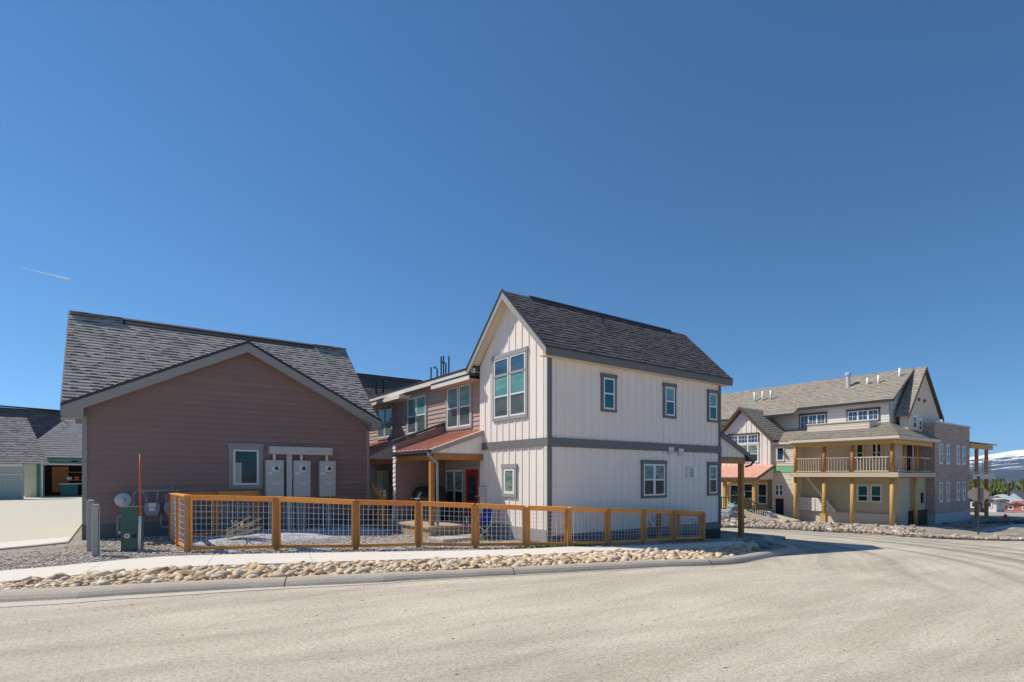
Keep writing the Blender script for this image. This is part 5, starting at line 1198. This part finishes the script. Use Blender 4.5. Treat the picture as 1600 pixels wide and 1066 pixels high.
vs = []; fs = []
for _ in range(1500):
    x = rg.uniform(-6, 26); y = rg.uniform(1.5, 14); d_, s__ = dist_kerb(x, y)
    kb = near_y(KD, x) if x < 16 else None
    if (kb is not None and y > kb-.3) or (x >= 16 and d_ < .5) or (x > 16 and x < 19.6 and y > 8.5): continue
    if rg.random() > math.exp(-d_/2.2)+.12: continue
    pebble(x, y, hh(x)-.088, rg.uniform(.006, .016))
me = bpy.data.meshes.new('grit'); me.from_pydata(vs, [], fs); me.materials.append(M['pebble']); o = bpy.data.objects.new('grit', me); COL.objects.link(o); tag(o, 'loose stone grit scattered over the road and along the gutter', 'grit', None, 'stuff')
# ------------------------------------------------------------------ snow patches
def snow_patch(name, cx, cy, rx, ry, h, ang, lab, seed):
    f = MB(); n, k = 36, 9; rows = []
    for j in range(k+1):
        r = j/k; row = []
        for i in range(n):
            a = 2*math.pi*i/n; wob = 1+.22*noise.noise(Vector((math.cos(a)*1.5+seed, math.sin(a)*1.5, seed)))+.08*noise.noise(Vector((math.cos(a)*6, math.sin(a)*6, seed)))
            X_, Y_ = rx*r*wob*math.cos(a), ry*r*wob*math.sin(a); x = cx+X_*math.cos(ang)-Y_*math.sin(ang); y = cy+X_*math.sin(ang)+Y_*math.cos(ang)
            z = hh(x)-.04+(h*(1-r**2.2)*(1+.35*noise.noise(Vector((x*2.2, y*2.2, seed)))) if r < 1 else -.02); row.append((x, y, z))
        rows.append(row)
    for a, b in zip(rows, rows[1:]):
        for i in range(n): f.face([a[i], b[i], b[(i+1) % n], a[(i+1) % n]])
    o = f.build(name, 'snow', smooth=True); tag(o, lab, 'snow', None, 'stuff')
snow_patch('snow', 3.6, 16.4, 2.2, 1.2, .22, -.2, 'old snow lying in the shade behind the fence below the electric meters', 1)
snow_patch('snow', 5.6, 16.6, 1.6, 1.3, .2, 0, 'grey snow bank behind the fence toward the row house steps', 2)
snow_patch('snow', 2.0, 14.15, .45, .12, .06, -.45, 'small snow remnant at the foot of the first fence panel', 3)
snow_patch('snow', 3.75, 13.25, .62, .16, .09, -.5, 'white snow lump under the second fence panel beside the sidewalk', 4)
snow_patch('snow', 5.4, 12.35, .4, .1, .05, -.45, 'thin snow remnant under the third fence panel', 5)
snow_patch('snow', 12.2, 10.45, 1.3, .14, .08, 0, 'strip of snow along the shaded house foundation', 6)
snow_patch('snow', 14.6, 8.9, 1.2, .28, .06, .1, 'low snow in the shade at the end of the sidewalk', 7)
snow_patch('snow', 40.2, 8.3, 5.5, .6, .12, -.08, 'long bluish snow strip in the shade before the brick building', 8)
snow_patch('snow', 35.2, 9.9, 1.3, .5, .2, 0, 'snow heap beside the corner log post', 9)
rk = random.Random(21)
for i in range(44):
    x = rk.uniform(35, 47); y = rk.uniform(8.6, 11.1); s_ = rk.uniform(.08, .22)
    o = bpy.data.objects.new('rubble_rock', rock_objs('rubble_rock', 'blueboulder' if i % 3 else 'boulder', 5, 2, .8)[i % 5]); COL.objects.link(o); o.location = (x, y, hh(x)+.0); o.scale = (s_*1.5, s_, s_*.8); o.rotation_euler.z = i*.9
    tag(o, 'rough rubble rock in the shade beside the brick building', 'rock', 'rubble beside the brick building')
f = MB()
for k in range(7):
    y = 17.6-.0*k; f.bar((2.4+rg.uniform(-.1, .1), 16.0, .12+.03*k), (3.0+rg.uniform(-.1, .25), 15.8+rg.uniform(-.2, .2), .25+.07*k), .035, .035)
    f.bar((2.7, 15.95, .2+.05*k), (2.7+rg.uniform(-.35, .35), 15.8, .3+rg.uniform(0, .3)), .025, .025)
tag(f.build('branch_pile', 'drygrass'), 'small heap of pale cut branches behind the first fence panel', 'branches')
# grass by the corner of the white house
f = MB()
for _ in range(2600):
    x = rg.uniform(7.9, 9.9); y = rg.uniform(10.2, 10.75) if x > 8.9 else rg.uniform(10.4, 11.3)
    if x < 8.4 and rg.random() < .6: continue
    h = rg.uniform(.03, .09); a = rg.uniform(0, 6.28); c_, s_ = math.cos(a)*.008, math.sin(a)*.008; lx, ly = rg.uniform(-.03, .03), rg.uniform(-.03, .03)
    f.face([(x-c_, y-s_, hh(x)-.04), (x+c_, y+s_, hh(x)-.04), (x+lx, y+ly, hh(x)-.03+h)])
tag(f.build('grass', 'grass'), 'patch of green grass at the corner of the cream house', 'grass', None, 'stuff')
M['sand'] = concrete('sandy_soil', (.42, .33, .22), .15, 2)

# ------------------------------------------------------------------ far wood and sky streak
f = MB(); rt = random.Random(9)
for k in range(420):
    x = rt.uniform(255, 420); px = rt.uniform(1490, 1680); y = at_px(px, x); z = hh(x)-.5; h = rt.uniform(4.2, 8.5)*(x/260)**.9; r = h*rt.uniform(.22, .34)
    f.tube((x, y, z), (x, y, z+h*.25), .2, .18, 5)
    for lv in range(7):
        zz = z+h*(.12+.12*lv); rr = r*(1-lv/7.6)
        for q in range(9):
            a = rt.uniform(0, 6.28); d = rr*rt.uniform(.65, 1.1); c, s = math.cos(a), math.sin(a); wv = rr*.32
            f.face([(x, y, zz+h*.16), (x+c*d-s*wv, y+s*d+c*wv, zz-rt.uniform(0, .3)), (x+c*d+s*wv, y+s*d-c*wv, zz-rt.uniform(0, .3))])
tag(f.build('pine_wood', 'pine'), 'distant belt of pine trees in front of the snowy mountain', 'trees', None, 'stuff')
M['cloud'] = plain('ice_trail', (.96, .97, .98), 1)
D0 = 6000
def dirpt(px, py, D):
    t = (px-800)/855.; F = (math.sin(YAW), math.cos(YAW)); R = (math.cos(YAW), -math.sin(YAW)); return Vector(((F[0]+R[0]*t)*D, (F[1]+R[1]*t)*D, EYE+(743-py)/855*D))
a, b = dirpt(32, 418, D0), dirpt(110, 437, D0); f = MB(); f.tube(a, a.lerp(b, .6), 1.5, 6, 8); f.tube(a.lerp(b, .6), b, 6, 9, 8)
tag(f.build('vapour_trail', 'cloud'), 'short thin white vapour trail in the blue sky at the left', 'vapour trail')

# thin air between here and the mountains
hz = MB(); hz.box(-9050, -9050, -20, 12500, 12500, 420)
M['haze'] = bpy.data.materials.new('haze'); M['haze'].use_nodes = True; _t = M['haze'].node_tree; _t.nodes.remove(_t.nodes['Principled BSDF'])
_p = _t.nodes.new('ShaderNodeVolumePrincipled'); _p.inputs['Color'].default_value = (.72, .84, 1, 1); _p.inputs['Density'].default_value = .00004; _p.inputs['Anisotropy'].default_value = .2
_t.links.new(_p.outputs[0], _t.nodes['Material Output'].inputs['Volume'])
tag(hz.build('haze', 'haze'), kind='stuff')
